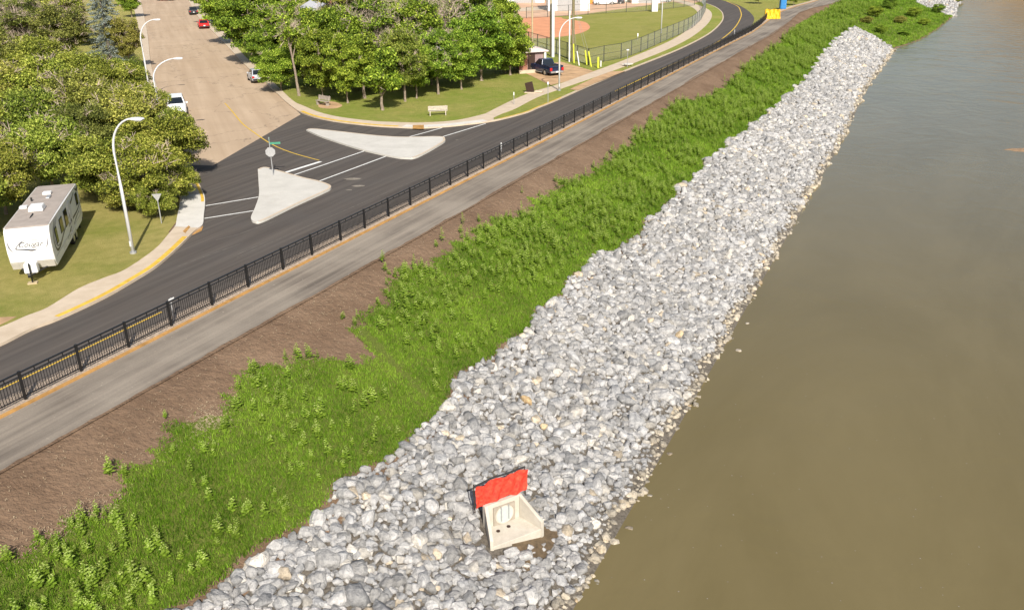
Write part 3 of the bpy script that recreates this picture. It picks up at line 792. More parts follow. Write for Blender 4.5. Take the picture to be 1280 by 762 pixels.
def house(u, v, w, d, h, rz, label, roof):
    x, y = G(u, v, .1)
    t = thing('house', label, 'house', (x, y, .1), rz)
    MB().box((0, 0, h / 2), (w, d, h)).build('wall', M['white_paint'], t)
    r = MB().prism([(-w / 2 - .5, h - .1), (w / 2 + .5, h - .1), (0, h + w * .28)], -d / 2 - .5, d / 2 + .5).build('roof', roof, t)
    MB().box((w * .2, 0, h + w * .25), (.6, .6, 1.2)).build('chimney', M['brick'], r)
    for sx in (-1, 1):
        f = MB().box((sx * w * .25, -d / 2 - .02, h * .55), (1.3, .06, 1.1)).build('window', M['white_paint'], t)
        MB().box((sx * w * .25, -d / 2 - .06, h * .55), (1.1, .03, .9)).build('pane', M['glass'], f)
    MB().box((0, -d / 2 - .03, 1.05), (.95, .06, 2.1)).build('door', M['dark_brown'], t)
house(404, 66, 9, 8, 4.2, R(25), 'house with a pale grey roof showing through the crowns of the central trees', simple('pale_grey_roof', (.5, .5, .53), .8, .2))
house(578, 62, 8, 8, 4.0, R(-20), 'house hidden among the green trees near the ball field with only roof bits showing', M['grey_roof'])

# portable toilets, yellow barrier
def toilet(u, v, col, label, z=.1, sc=1, base=None):
    x, y = G(u, v, z) if base is None else base
    t = thing('portable_toilet', label, 'portable toilet', (x, y, z))
    MB().box((0, 0, 1.05), (1.15, 1.15, 2.0)).build('cabin', col, t, bevel=.04)
    MB().box((0, 0, 2.15), (1.2, 1.2, .22), taper=.7).build('roof', M['white_paint'], t, bevel=.03)
    d = MB().box((0, -.6, 1.0), (.8, .05, 1.8)).build('door', col, t); MB().box((.3, -.64, 1.0), (.05, .04, .2)).build('handle', M['galv'], d)
M['blue_plastic'] = simple('blue_plastic', (.03, .19, .45), .45, .4)
M['yellow_plastic'] = simple('yellow_plastic', (.70, .40, .015), .5, .4, var=.2, sc=2, bump=.3)
toilet(818, 15, M['white_paint'], 'white portable toilet by the far fence of the ball field')
toilet(978, 11.5, M['blue_plastic'], 'blue portable toilet beside the yellow sheeting at the far bend', .0)
t = thing('sheeting_barrier', 'bright yellow sheeting hung on posts between the road bend and the end of the railing', 'barrier', (*G(957, 24, 0), 0), R(2))
V = []; Fc = []; K, J = 16, 6
for i in range(K + 1):
    for j in range(J + 1):
        V.append((i / K * 2.7 - .2, (-.7 * (1 - j / J) ** 2 + .13 * math.sin(i * 1.3 + j * .7) + .06 * math.sin(i * 3.1)), .05 + j / J * (1.6 + .08 * math.sin(i * .8))))
for i in range(K):
    for j in range(J):
        a = i * (J + 1) + j; Fc.append((a, a + J + 1, a + J + 2, a + 1))
o = MB().add(V, Fc).build('sheet', M['yellow_plastic'], t); so = o.modifiers.new('s', 'SOLIDIFY'); so.thickness = .02
for k in range(3): MB().bar((-.15 + k * 1.3, .16, 0), (-.15 + k * 1.3, .16, 1.75), .05).build('post', M['wood_pole'], t)

# ------------------------------------------------------------------ vehicles
def wheel(t, x, y, r, w=.22):
    wh = MB().bar((x - w / 2, y, r), (x + w / 2, y, r), r, n=20).build('tyre', M['tyre'], None, bevel=.03)
    return wh
def car(u, v, rz, paint, label, L=4.4, Wd=1.8, H=1.5, kind='hatch', base=None, group=None, sc=1.0, cat='car'):
    """local: y forward, origin at middle on the ground"""
    x, y = G(u, v, 0) if base is None else base
    t = thing('parked_' + ('pickup' if kind == 'pickup' else 'car'), label, cat, (x, y, .005), rz, group)
    t.scale = (sc, sc, sc)
    h2 = L / 2; b = H * .36 if kind != 'pickup' else .62
    belt = H * .62
    # lower body: lofted sections along y
    secs = [(-h2, .74, .34, belt * .86), (-h2 + .1, .92, .26, belt * .97), (-h2 + .6, 1, .22, belt), (0, 1, .2, belt), (h2 * .45, 1, .2, belt * .97), (h2 - .35, .95, .22, belt * .84), (h2 - .08, .84, .28, belt * .74), (h2, .7, .34, belt * .62)]
    if kind == 'pickup': secs = [(-h2, .93, .45, belt * 1.0), (-h2 + .06, .97, .4, belt * 1.02), (-h2 + 1.0, 1, .38, belt * 1.02), (0, 1, .36, belt), (h2 * .4, 1, .36, belt * 1.0), (h2 - .3, .97, .36, belt * .96), (h2 - .06, .92, .4, belt * .9), (h2, .85, .45, belt * .82)]
    V = []; Fc = []
    for yy, wf, z0, z1 in secs:
        w = Wd / 2 * wf
        V += [(-w * .92, yy, z0), (-w, yy, z0 + .12), (-w, yy, z0 + (z1 - z0) * .6), (-w * .93, yy, z1), (w * .93, yy, z1), (w, yy, z0 + (z1 - z0) * .6), (w, yy, z0 + .12), (w * .92, yy, z0)]
    n = 8
    for i in range(len(secs) - 1):
        Fc += [(i * n + k, i * n + (k + 1) % n, (i + 1) * n + (k + 1) % n, (i + 1) * n + k) for k in range(n)]
    Fc += [tuple(range(n)), tuple(range((len(secs) - 1) * n, len(secs) * n))]
    MB().add(V, Fc).build('body', paint, t, bevel=.03)
    # cabin
    if kind == 'pickup': y0, y1, yt0, yt1 = -h2 + 2.0, h2 - 1.45, -h2 + 2.2, h2 - 2.3
    elif kind == 'sedan': y0, y1, yt0, yt1 = -h2 + .55, h2 - 1.15, -h2 + 1.25, h2 - 1.95
    else: y0, y1, yt0, yt1 = -h2 + .12, h2 - 1.1, -h2 + .65, h2 - 1.95
    wb, wt = Wd / 2 * .92, Wd / 2 * .72; zb, zt = belt * .97, H
    cv = [(-wb, y0, zb), (wb, y0, zb), (wb, y1, zb), (-wb, y1, zb), (-wt, yt0, zt), (wt, yt0, zt), (wt, yt1, zt), (-wt, yt1, zt)]
    cf = [(0, 1, 5, 4), (1, 2, 6, 5), (2, 3, 7, 6), (3, 0, 4, 7), (4, 5, 6, 7), (3, 2, 1, 0)]
    MB().add(cv, cf).build('cabin', paint, t, bevel=.04)
    def win(idx, nm, ins=.12, split=None):
        p = [Vector(cv[i]) for i in cf[idx]]
        c = sum(p, Vector()) / 4; nr = (p[1] - p[0]).cross(p[3] - p[0]).normalized()
        if nr.dot(c - Vector((0, (y0 + y1) / 2, zb + .2))) < 0: nr = -nr
        def at(a, b_): return p[0].lerp(p[1], a).lerp(p[3].lerp(p[2], a), b_)
        rng = [(ins * .6, 1 - ins * .6)] if split is None else [(.06, .48), (.53, .94)]
        for a0, a1 in rng:
            q = [at(a0, .12), at(a1, .12), at(a1, .88), at(a0, .88)]
            MB().plate([k + nr * .004 for k in q], .012, nr).build(nm, M['glass'], t)
    win(0, 'rear_window'); win(2, 'windscreen'); win(1, 'side_window', split=1); win(3, 'side_window', split=1)
    r = .33 if kind != 'pickup' else .4
    for sx in (-1, 1):
        for yy in (-h2 + (.8 if kind != 'pickup' else 1.15), h2 - .85):
            xo = sx * (Wd / 2 - .1)
            arch = None
            tw = MB().bar((xo - .11, yy, r), (xo + .13 * sx + (.0), yy, r), r, n=22) if False else MB().bar((xo - .12, yy, r), (xo + .12, yy, r), r, n=22)
            w = tw.build('wheel', M['tyre'], t, bevel=.02)
            MB().bar((xo + sx * .115, yy, r), (xo + sx * .135, yy, r), r * .62, r * .5, n=16).build('rim', M['rim'], w)
        MB().box((sx * Wd * .40, -h2 - .005 + (.03 if kind != 'pickup' else 0), belt * .78), (Wd * .15, .07, .2 if kind != 'pickup' else .34)).build('tail_light', M['red_light'], t, bevel=.01)
        MB().box((sx * Wd * .33, h2 - .06, belt * .60), (Wd * .18, .08, .14)).build('headlight', M['clear_light'], t, bevel=.01)
        MB().box((sx * (Wd / 2 + .06), y1 - .45, belt + .05), (.18, .1, .13)).build('mirror', paint, t, bevel=.02)
    bz = .42 if kind != 'pickup' else .55
    MB().box((0, -h2 - .02, bz), (Wd * .86, .14, .2)).build('rear_bumper', M['rim'] if kind == 'pickup' else M['black_plastic'], t, bevel=.02)
    MB().box((0, h2 + .0, bz - .04), (Wd * .76, .12, .2)).build('front_bumper', M['black_plastic'], t, bevel=.02)
    MB().box((0, -h2 - (.095 if 1 else 0), bz + .14 if kind != 'pickup' else bz + .02), (.3, .012, .15)).build('number_plate', M['white_paint'], t)
    if kind == 'pickup':
        # open bed: dark liner sunk behind the cab with raised rails
        MB().box((0, -h2 + 1.03, belt * 1.03), (Wd * .78, 1.75, .03)).build('bed', M['black_plastic'], t)
        for sx in (-1, 1): MB().box((sx * Wd * .44, -h2 + 1.0, belt * 1.03 + .04), (.14, 1.9, .12)).build('bed_rail', paint, t, bevel=.02)
        MB().box((0, -h2 + .04, belt * .97), (Wd * .8, .08, .25)).build('tailgate', paint, t, bevel=.02)
        for sx in (-1, 1): MB().box((sx * Wd * .5, .3, .36), (.14, 2.2, .07)).build('running_board', M['rim'], t, bevel=.02)
    return t
navy = simple('navy_paint', (.012, .022, .06), .22, .6, var=.05)
silver = simple('silver_paint', (.52, .54, .57), .3, .5, metal=.3, var=.04)
white_p = simple('white_car_paint', (.78, .79, .80), .3, .5, var=.03)
red_p = simple('red_car_paint', (.55, .02, .02), .3, .5, var=.04)
dark_p = simple('charcoal_car_paint', (.03, .03, .035), .3, .5, var=.04)
car(0, 0, R(26), navy, 'dark blue pickup truck parked on bare dirt beside the brick shed', 5.4, 1.85, 1.75, 'pickup', base=(4.3, 105.2), cat='pickup truck')
car(0, 0, R(24), silver, 'silver hatchback parked at the right kerb of the old street', 3.9, 1.65, 1.45, 'hatch', base=(-28.6, 103.2))
car(0, 0, R(21), red_p, 'red car with a pale bumper parked under the trees at the right kerb', 4.6, 1.85, 1.45, 'sedan', base=G(255, 35))
car(0, 0, R(21), dark_p, 'charcoal car farthest up the right kerb of the old street', 4.4, 1.8, 1.5, 'hatch', base=G(242, 18))
car(0, 0, R(20 + 180), white_p, 'white car with a dark windscreen at the left kerb half under the shrubs', 4.5, 1.75, 1.55, 'hatch', base=G(222, 141))
car(0, 0, R(95), white_p, 'white pickup truck parked in the dirt lot in front of the orange shed', 5.2, 1.9, 1.8, 'pickup', base=G(756, 6.5), cat='pickup truck')
car(0, 0, R(80), dark_p, 'dark car right of the white pickup in the dirt lot', 4.4, 1.8, 1.5, 'sedan', base=G(768, 5.5))
car(0, 0, R(85), silver, 'pale silver car parked in the dirt lot by the white building', 4.8, 1.9, 1.7, 'hatch', base=G(825, 3.5))
car(0, 0, R(80), red_p, 'maroon car crossing the top end of the old street', 4.6, 1.85, 1.5, 'sedan', base=G(207, 1.0))

# ------------------------------------------------------------------ travel trailer
TZ = .1
def trailer():
    Wt, Lt, H0, H1 = 2.0, 8.5, .42, 2.5
    fr = Vector((-22.15, 40.75)); hd = R(15.6)       # heading: local +y runs to the rear
    ax = Vector((math.cos(hd), math.sin(hd))); c = fr - ax * Wt / 2
    t = thing('travel_trailer', 'white travel trailer with grey roof and dark swooshes parked on the lawn by the shrubs', 'travel trailer', (c.x, c.y, TZ), hd)
    body = simple('trailer_white', (.74, .73, .71), .4, .5, var=.04)
    side = simple('trailer_side', (.62, .61, .60), .45, .5, var=.05)
    roofm = simple('trailer_roof_membrane', (.35, .30, .26), .85, .2, var=.12, sc=2)
    trim = simple('trailer_trim', (.50, .47, .42), .5, .4)
    grey = simple('decal_grey', (.20, .20, .22), .4, .4); blk = simple('decal_black', (.04, .04, .05), .4, .4)
    # side profile, nose slightly raked and rounded
    prof = [(.35, H0), (.10, H0 + .35), (-.02, H0 + .9), (.0, H0 + 1.45), (.10, H1 - .25), (.22, H1 - .08), (.40, H1 - .012), (Lt * .5, H1 + .02), (Lt - .15, H1 - .02), (Lt, H1 - .15), (Lt, H0 + .25), (Lt - .6, H0), (Lt * .5, H0)]
    Myx = Matrix(((0, 1, 0), (1, 0, 0), (0, 0, 1)))
    MB().prism(prof, -Wt / 2, Wt / 2, M=Myx).build('body', body, t, bevel=.05, segs=3)
    MB().prism([(.30, H1 - .035), (.42, H1 + .008), (Lt * .5, H1 + .04), (Lt - .17, H1), (Lt - .1, H1 - .05), (Lt * .5, H1 + .005), (.4, H1 - .03)], -Wt / 2 + .06, Wt / 2 - .06, M=Myx).build('roof', roofm, t)
    xs = Wt / 2
    # lower trim strip on the nose
    MB().prism([(.20, H0 + .05), (.03, H0 + .45), (.0, H0 + .44), (.17, H0 + .04)], -Wt / 2 + .05, Wt / 2 - .05, M=Myx).build('front_trim', trim, t)
    for sx in (-1, 1):
        MB().box((sx * (xs + .006), Lt / 2, H0 + .42), (.012, Lt - .9, .03)).build('side_trim', trim, t)
        MB().box((sx * (xs - .02), Lt / 2, H1 - .03), (.06, Lt - .7, .04)).build('gutter', trim, t)
    # windows on the right side
    for y0, w, z0, h in ((1.1, .42, 1.30, .72), (2.45, .68, 1.42, .66), (3.75, .72, 1.36, .78), (7.35, .5, 1.52, .58)):
        fm = MB().box((xs + .012, y0 + w / 2, z0 + h / 2), (.022, w + .08, h + .08)).build('window', M['black_plastic'], t, bevel=.01)
        MB().box((xs + .028, y0 + w / 2, z0 + h / 2), (.012, w, h)).build('pane', M['glass'], fm)
    dr = MB().box((xs + .014, 5.35, 1.38), (.026, .7, 1.75)).build('door', side, t, bevel=.01)
    MB().box((xs + .05, 5.08, 1.3), (.04, .05, .16)).build('handle', M['black_plastic'], dr)
    MB().bar((xs + .06, 4.9, 1.2), (xs + .06, 4.9, 1.9), .015).build('grab_rail', M['galv'], t)
    MB().box((xs + .008, 2.6, .72), (.014, .7, .3)).build('storage_hatch', side, t)
    MB().box((xs + .008, 7.9, 1.0), (.014, .5, .4)).build('storage_hatch', side, t)
    # swooshes on the right side
    def ribbon_d(pts, wds, mat, nm='decal', x=xs + .006):
        V = []; P = [Vector(p) for p in pts]
        P2 = [Vector(p) for p in smooth(pts, 5)]; m = len(P2)
        for i, p in enumerate(P2):
            d = (P2[min(i + 1, m - 1)] - P2[max(i - 1, 0)]).normalized(); q = Vector((-d.y, d.x))
            w = float(np.interp(i / (m - 1), np.linspace(0, 1, len(wds)), wds)) / 2
            V += [(x, p.x + q.x * w, p.y + q.y * w), (x, p.x - q.x * w, p.y - q.y * w)]
        V += [(a[0] - .005, a[1], a[2]) for a in V]
        k = 2 * m; Fc = [(2 * i, 2 * i + 1, 2 * i + 3, 2 * i + 2) for i in range(m - 1)] + [(k + 2 * i, k + 2 * i + 1, k + 2 * i + 3, k + 2 * i + 2) for i in range(m - 1)]
        MB().add(V, Fc).build(nm, mat, t)
    ribbon_d([(1.5, 2.42), (.85, 2.0), (.62, 1.5), (.95, 1.02), (1.8, 1.0), (3.0, 1.25), (4.2, 1.45), (5.0, 1.6)], [.02, .09, .13, .14, .1, .07, .05, .01], blk)
    ribbon_d([(1.9, 2.4), (1.15, 2.05), (.86, 1.5), (1.2, 1.15), (2.0, 1.1), (3.2, 1.36), (4.0, 1.55)], [.02, .07, .10, .09, .06, .04, .01], grey)
    ribbon_d([(2.2, 2.38), (1.5, 2.1), (1.05, 1.9)], [.01, .07, .02], grey)
    ribbon_d([(3.5, .72), (4.6, .9), (5.8, 1.2), (7.2, 1.25), (8.6, 1.45)], [.01, .09, .13, .08, .02], blk)
    ribbon_d([(3.9, .62), (5.2, .78), (6.6, 1.02), (8.4, 1.15)], [.01, .08, .1, .02], grey)
    ribbon_d([(5.0, 2.0), (6.0, 2.05), (7.2, 2.3)], [.02, .14, .02], blk)
    ribbon_d([(7.6, 2.38), (8.1, 2.2), (8.65, 2.35)], [.03, .18, .05], blk)
    ribbon_d([(4.55, 1.12), (4.75, 1.2), (5.0, 1.18)], [.1, .16, .06], grey)
    # name across the nose, in script with a swoosh round it
    yf = -.028
    T = Matrix.Translation((.06, yf + .012, H0 + 1.17)) @ Matrix.Rotation(R(88), 4, 'X')
    text_obj('lettering', 'Cougar', .36, blk, t, T, .006, .45)
    def nose(pts, wds, mat):
        P2 = [Vector(p) for p in smooth(pts, 5)]; m = len(P2); V = []
        for i, p in enumerate(P2):
            d = (P2[min(i + 1, m - 1)] - P2[max(i - 1, 0)]).normalized(); q = Vector((-d.y, d.x))
            w = float(np.interp(i / (m - 1), np.linspace(0, 1, len(wds)), wds)) / 2
            for s in (1, -1):
                xx, zz = p.x + q.x * w * s, p.y + q.y * w * s
                yy = float(np.interp(zz, [H0 + .35, H0 + .9, H0 + 1.45, H1 - .25], [.10, -.02, 0, .10])) - .014
                V.append((xx, yy, zz))
        V += [(a[0], a[1] + .01, a[2]) for a in V]; k = 2 * m
        MB().add(V, [(2 * i, 2 * i + 1, 2 * i + 3, 2 * i + 2) for i in range(m - 1)] + [(k + 2 * i, k + 2 * i + 1, k + 2 * i + 3, k + 2 * i + 2) for i in range(m - 1)]).build('decal', mat, t)
    z = H0 + 1.25
    nose([(-.10, z + .24), (-.28, z + .2), (-.50, z + .0), (-.58, z - .14), (-.48, z - .14)], [.02, .05, .04, .07, .02], grey)
    nose([(-.58, z - .15), (-.2, z - .2), (.12, z - .26), (.34, z - .22)], [.03, .06, .08, .01], blk)
    nose([(-.1, z + .25), (.2, z + .24), (.5, z + .24), (.62, z + .3)], [.01, .03, .03, .01], grey)
    nose([(-.90, z + .3), (-.86, z - .05), (-.72, z - .32)], [.01, .08, .01], grey)
    nose([(.90, z + .36), (.84, z + .02), (.72, z - .2)], [.01, .06, .01], grey)
    MB().box((0, .04, H0 + .62), (.3, .03, .05)).build('marker_light', M['clear_light'], t)
    # roof equipment
    ac = MB().box((-.02, 3.15, H1 + .17), (.72, .82, .26), taper=.86).build('air_conditioner', body, t, bevel=.05)
    MB().box((-.02, 3.58, H1 + .15), (.5, .02, .14)).build('vent_grille', M['black_plastic'], ac)
    MB().box((-.75, 3.7, H1 + .09), (.36, .36, .12)).build('roof_vent', body, t, bevel=.03)
    MB().box((-.1, 6.3, H1 + .09), (.42, .42, .13)).build('roof_vent', body, t, bevel=.03)
    MB().box((.1, 5.5, H1 + .07), (.2, .6, .08)).build('roof_vent', M['galv'], t, bevel=.02)
    MB().bar((-.62, 5.0, H1), (-.62, 5.0, H1 + .22), .05).build('vent_pipe', M['black_plastic'], t)
    an = MB().bar((-.1, 1.75, H1 + .02), (-.06, 2.3, H1 + .08), .03).build('aerial', M['black_plastic'], t)
    # wheels
    for sx in (-1, 1):
        for yy in (5.05, 5.82):
            w = MB().bar((sx * (xs - .2), yy, .33), (sx * (xs + .0), yy, .33), .33, n=22).build('wheel', M['tyre'], t, bevel=.02)
            MB().bar((sx * (xs + .0), yy, .33), (sx * (xs + .015), yy, .33), .19, n=16).build('rim', M['rim'], w)
        MB().box((sx * (xs + .01), 5.43, .70), (.05, 1.6, .09)).build('fender', body, t, bevel=.02)
        MB().box((sx * .8, Lt - .45, .25), (.08, .08, .5)).build('stabiliser', M['black_metal'], t)
        MB().bar((sx * .72, .5, H0 + .04), (0, -.95, H0 + .02), .045, n=6).build('tongue_beam', M['black_metal'], t)
    MB().box((0, -.42, H0 + .28), (.62, .5, .50), taper=.9).build('propane_cover', body, t, bevel=.07, segs=3)
    MB().bar((0, -.78, 0.05), (0, -.78, 1.0), .04).build('jack', M['black_metal'], t)
    MB().box((0, -.78, .03), (.42, .3, .07)).build('jack_block', M['tan_pole'], t)
    MB().box((0, -1.0, H0 + .04), (.13, .22, .12)).build('coupler', M['black_metal'], t)
    for sx in (-1, 1): MB().box((sx * .85, Lt + .012, H0 + 1.0), (.12, .03, .3)).build('tail_light', M['red_light'], t)
    MB().box((0, Lt + .05, H0 + .02), (1.9, .1, .12)).build('bumper', M['black_metal'], t)
trailer()

# ------------------------------------------------------------------ outlet structure
def outlet():
    fz = -4.07; org = XY(22.72, -10.85)
    e1 = Vector((1.6 * DX + 1.1 * DY, 1.6 * DY - 1.1 * DX)).normalized()
    rz = math.atan2(e1.y, e1.x)
    t = thing('concrete_outlet', 'pale concrete storm outlet with flared wing walls set in the rocks', 'outlet', (org[0], org[1], fz), rz)
    hw, fw, D, H = .62, 1.0, .95, 1.02
    # apron
    MB().add([(-fw, 0, .05), (fw, 0, .05), (hw, D, .12), (-hw, D, .12), (-fw, 0, -.3), (fw, 0, -.3), (hw, D, -.3), (-hw, D, -.3)], [(0, 1, 2, 3), (4, 7, 6, 5), (0, 4, 5, 1), (1, 5, 6, 2), (2, 6, 7, 3), (3, 7, 4, 0)]).build('apron', M['outlet'], t, bevel=.015)
    MB().box((0, D + .09, H / 2 - .1), (2 * hw + .26, .18, H + .2)).build('headwall', M['outlet'], t, bevel=.02)
    for sx in (-1, 1):
        a, b = Vector((sx * (hw + .065), D + .0, 0)), Vector((sx * (fw + .02), -.02, 0)); nrm = Vector((b - a).cross(Vector((0, 0, 1)))).normalized() * .065
        h0, h1 = H, .34
        vs = []
        for q, hh in ((a, h0), (b, h1)):
            vs += [q + nrm + Vector((0, 0, -.3)), q - nrm + Vector((0, 0, -.3)), q - nrm + Vector((0, 0, hh)), q + nrm + Vector((0, 0, hh))]
        MB().add(vs, [(0, 1, 2, 3), (7, 6, 5, 4), (0, 4, 5, 1), (1, 5, 6, 2), (2, 6, 7, 3), (3, 7, 4, 0)]).build('wing_wall', M['outlet'], t, bevel=.02)
    M['gate'] = simple('flap_gate', (.44, .48, .45), .5, .4, var=.1, sc=8)
    g = MB().box((0, D - .02, .50), (.86, .06, .74)).build('gate_frame', simple('gate_frame', (.33, .285, .23), .8, .2), t)
    MB().bar((0, D - .045, .48), (0, D - .062, .48), .37, n=28).build('pipe_rim', M['outlet'], t)
    MB().bar((0, D - .05, .48), (0, D - .085, .48), .33, n=28).build('flap_gate', M['gate'], t, bevel=.01)
    for sx in (-1, 1): MB().bar((sx * .15, D - .105, .28), (sx * .15, D - .105, .86), .022, n=6).build('hinge_arm', M['galv'], t)
    for xx, yy in ((-.42, .62), (.02, .66)):
        MB().bar((xx, yy, .10), (xx, yy, .118), .07, n=14).build('drain_hole', M['dark_brown'], t)
    # orange-red safety netting on the rocks above it
    n = thing('safety_netting', 'red orange safety netting draped behind the top of the concrete outlet', 'netting', (org[0], org[1], fz), rz)
    V = []; Fc = []; K, J = 30, 10
    rr = random.Random(3)
    for i in range(K + 1):
        for j in range(J + 1):
            a, b = i / K, j / J
            V.append((-1.02 + a * 2.05 + b * .06 + .02 * rr.random(), D + .10 + b * .10 + .05 * math.sin(a * 14 + b * 3) + .025 * math.sin(a * 31 - b * 6) + .03 * rr.random() , H + .03 + b * .80 + .012 * math.sin(a * 23) - (.06 * b if a < .16 else 0) - (.08 * (1 - b) if a < .16 else 0)))
    for i in range(K):
        for j in range(J):
            q = i * (J + 1) + j; Fc.append((q, q + J + 1, q + J + 2, q + 1))
    nm = NT('orange_net'); vv = nm.coords()
    w1 = nm.noise(vv, 9, 4, .6, .3, .7)
    mm = nm.mix(w1, (.52, .022, .014), (.84, .085, .04)); nm.bump(nm.noise(vv, 45, 3, .6, .3, .7), .6, .03); nmat = nm.done(mm, .55, .35)
    o = MB().add(V, Fc).build('net', nmat, n, smooth=False); sm = o.modifiers.new('s', 'SOLIDIFY'); sm.thickness = .012
    for q in range(4): MB().bar((-1.0 + q * .68, D + .26, H - .3), (-1.0 + q * .68, D + .30, H + .84), .022, n=6).build('stake', M['dark_brown'], n)
    MB().tube([(-1.02, D + .25, H + .78), (-.3, D + .28, H + .87), (.4, D + .27, H + .86), (1.05, D + .27, H + .88)], .035, 6).build('top_tube', M['black_plastic'], n)
    return org, rz
OUT_O, OUT_RZ = outlet()

# ------------------------------------------------------------------ rocks
rng = np.random.default_rng(5)
def hull(seed, npt=22, cut=1):
    r = np.random.default_rng(seed)
    k = np.arange(npt) + .5; ph = np.arccos(1 - 2 * k / npt); th = np.pi * (1 + 5 ** .5) * k
    P = np.stack([np.cos(th) * np.sin(ph), np.sin(th) * np.sin(ph), np.cos(ph)], 1) + r.normal(size=(npt, 3)) * .3; P /= np.linalg.norm(P, axis=1)[:, None]
    P *= (.8 + .2 * r.random((npt, 1)))
    P *= np.array([1, .68 + .28 * r.random(), .55 + .25 * r.random()])
    bm = bmesh.new()
    for p in P: bm.verts.new(p)
    res = bmesh.ops.convex_hull(bm, input=bm.verts)
    bmesh.ops.delete(bm, geom=[g for g in res['geom_interior'] if isinstance(g, bmesh.types.BMVert)], context='VERTS')
    bmesh.ops.bevel(bm, geom=list(bm.edges), offset=.03, segments=1, affect='EDGES', profile=.5)
    bmesh.ops.triangulate(bm, faces=bm.faces); bmesh.ops.recalc_face_normals(bm, faces=bm.faces)
    V = np.array([v.co[:] for v in bm.verts]); Fc = np.array([[v.index for v in f.verts] for f in bm.faces])
    bm.free(); return V, Fc
HULLS = [hull(100 + i, 11 + i % 6) for i in range(18)]
def rotm(n):
    q = rng.normal(size=(n, 4)); q /= np.linalg.norm(q, axis=1)[:, None]
    w, x, y, z = q.T
    return np.stack([1 - 2 * (y * y + z * z), 2 * (x * y - z * w), 2 * (x * z + y * w), 2 * (x * y + z * w), 1 - 2 * (x * x + z * z), 2 * (y * z - x * w), 2 * (x * z - y * w), 2 * (y * z + x * w), 1 - 2 * (x * x + y * y)], 1).reshape(n, 3, 3)
def rockcol():
    k = rng.random(); b = rng.uniform(.21, .50)
    if k < .68: c = np.array([b, b * .97, b * .94])
    elif k < .88: c = np.array([b * .88, b * .87, b * .87])
    elif k < .98: c = np.array([b * 1.1, b * 1.02, b * .90])
    else: c = np.array([b * 1.12, b * .92, b * .66])
    return np.clip(c * (1.35 if k > .92 else 1.08), 0, .8)
def gr_n(s): return float(itp([(-60, -17.2), (16, -17.3), (20, -16.7), (25, -16.4), (31.6, -16.8), (39, -16.5), (44, -17.1), (51, -16.2), (63, -16.4), (77, -16.7), (97, -16.2), (124, -16.1), (150, -17.2), (178, -17.6), (189, -16.6)], s)) + .35 * math.sin(s * 1.1) * math.sin(s * .37)
SEEP = onbank(668, 684)
rocks = []
V = []; Fc = []; S = list(np.arange(6, 190, 1.0))
for s in S:
    a = gr_n(s) + .75; b = float(itp(shoreL, s)) + 1.5
    for k in range(9):
        n = a + (b - a) * k / 8; x, y = XY(s, n); V.append((x, y, hz(s, n) + .05 * (s < 177 - k)))
for i in range(len(S) - 1):
    for k in range(8):
        q = i * 9 + k; Fc.append((q + 1, q + 10, q + 9, q))
o = MB().add(V, Fc).build('rock_bed', simple('gravel_with_gap_shade', (.15, .13, .105), .95, .1, var=.5, sc=9, bump=1.0), smooth=True); tag(o, kind='structure')  # gravel under the stones, coloured dark to paint shade into the crevices
if o.data.polygons[0].normal.z < 0: o.data.flip_normals()
def end_s(n): return 189 - (n + 16.6) / 7.9 * 13
def sub_rock(x, y, s, n, r, zoff=.12, col=None):
    rocks.append((x, y, hz(s, n) + r * zoff, r, rockcol() if col is None else col))
def in_outlet(x, y, m=.12):
    dx, dy = x - OUT_O[0], y - OUT_O[1]; c, s_ = math.cos(-OUT_RZ), math.sin(-OUT_RZ)
    a, b = dx * c - dy * s_, dx * s_ + dy * c
    return -m - .12 < b < 1.2 + m and abs(a) < (1.08 - .36 * max(0, min(1, b / 1.0))) + m + .1
s = 8.0
while s < 190:
    cell = .22 if s < 60 else (.29 if s < 110 else .35)
    n0, n1 = gr_n(s) + .02 + (.12 if s < 19 else 0), float(itp(shoreL, s)) + .15 + .16 * math.sin(s * .9) + .14 * math.sin(s * 2.3)
    n = n0
    while n < n1:
        ss = s + rng.uniform(-.5, .5) * cell; nn = n + rng.uniform(-.5, .5) * cell
        if ss < end_s(nn) + rng.uniform(-.5, .5):
            x, y = XY(ss, nn)
            t = (nn - n0) / (n1 - n0)
            r = rng.lognormal(math.log(.235 if s < 60 else (.265 if s < 110 else .31)), .33)
            if t > .9: r *= .72
            r = min(r, .6)
            wet = ((ss - SEEP[0]) / .8) ** 2 + ((nn - SEEP[1]) / .5) ** 2 < 1 and rng.random() < .6
            if not in_outlet(x, y, r * .5) and not wet: 
                col = rockcol()
                if t > .95: col = col * np.array([1.05, .93, .72])
                sub_rock(x, y, ss, nn, r, .12 + .25 * rng.random(), col)
        n += cell
    s += cell
for k in range(900):      # bigger ones lying on top
    ss = rng.uniform(10, 175); n0 = gr_n(ss); nn = rng.uniform(n0 + .3, float(itp(shoreL, ss)) - .8); x, y = XY(ss, nn)
    if ss < end_s(nn) - 1 and not in_outlet(x, y, .45) and (ss - SEEP[0]) ** 2 + (nn - SEEP[1]) ** 2 > 1.2: sub_rock(x, y, ss, nn, rng.uniform(.3, .48), .3)
V = []
for k in range(16):
    a = k / 16 * 6.283; q = 1 + .2 * math.sin(3 * a); ss, nn = SEEP[0] + 1.15 * q * math.cos(a), SEEP[1] + .65 * q * math.sin(a); V.append((*XY(ss, nn), hz(ss, nn) + .12))
tag(MB().add(V, [tuple(range(16))]).build('wet_mud', simple('wet_mud', (.13, .09, .05), .5, .4, var=.4, sc=6, bump=.8)), kind='structure')
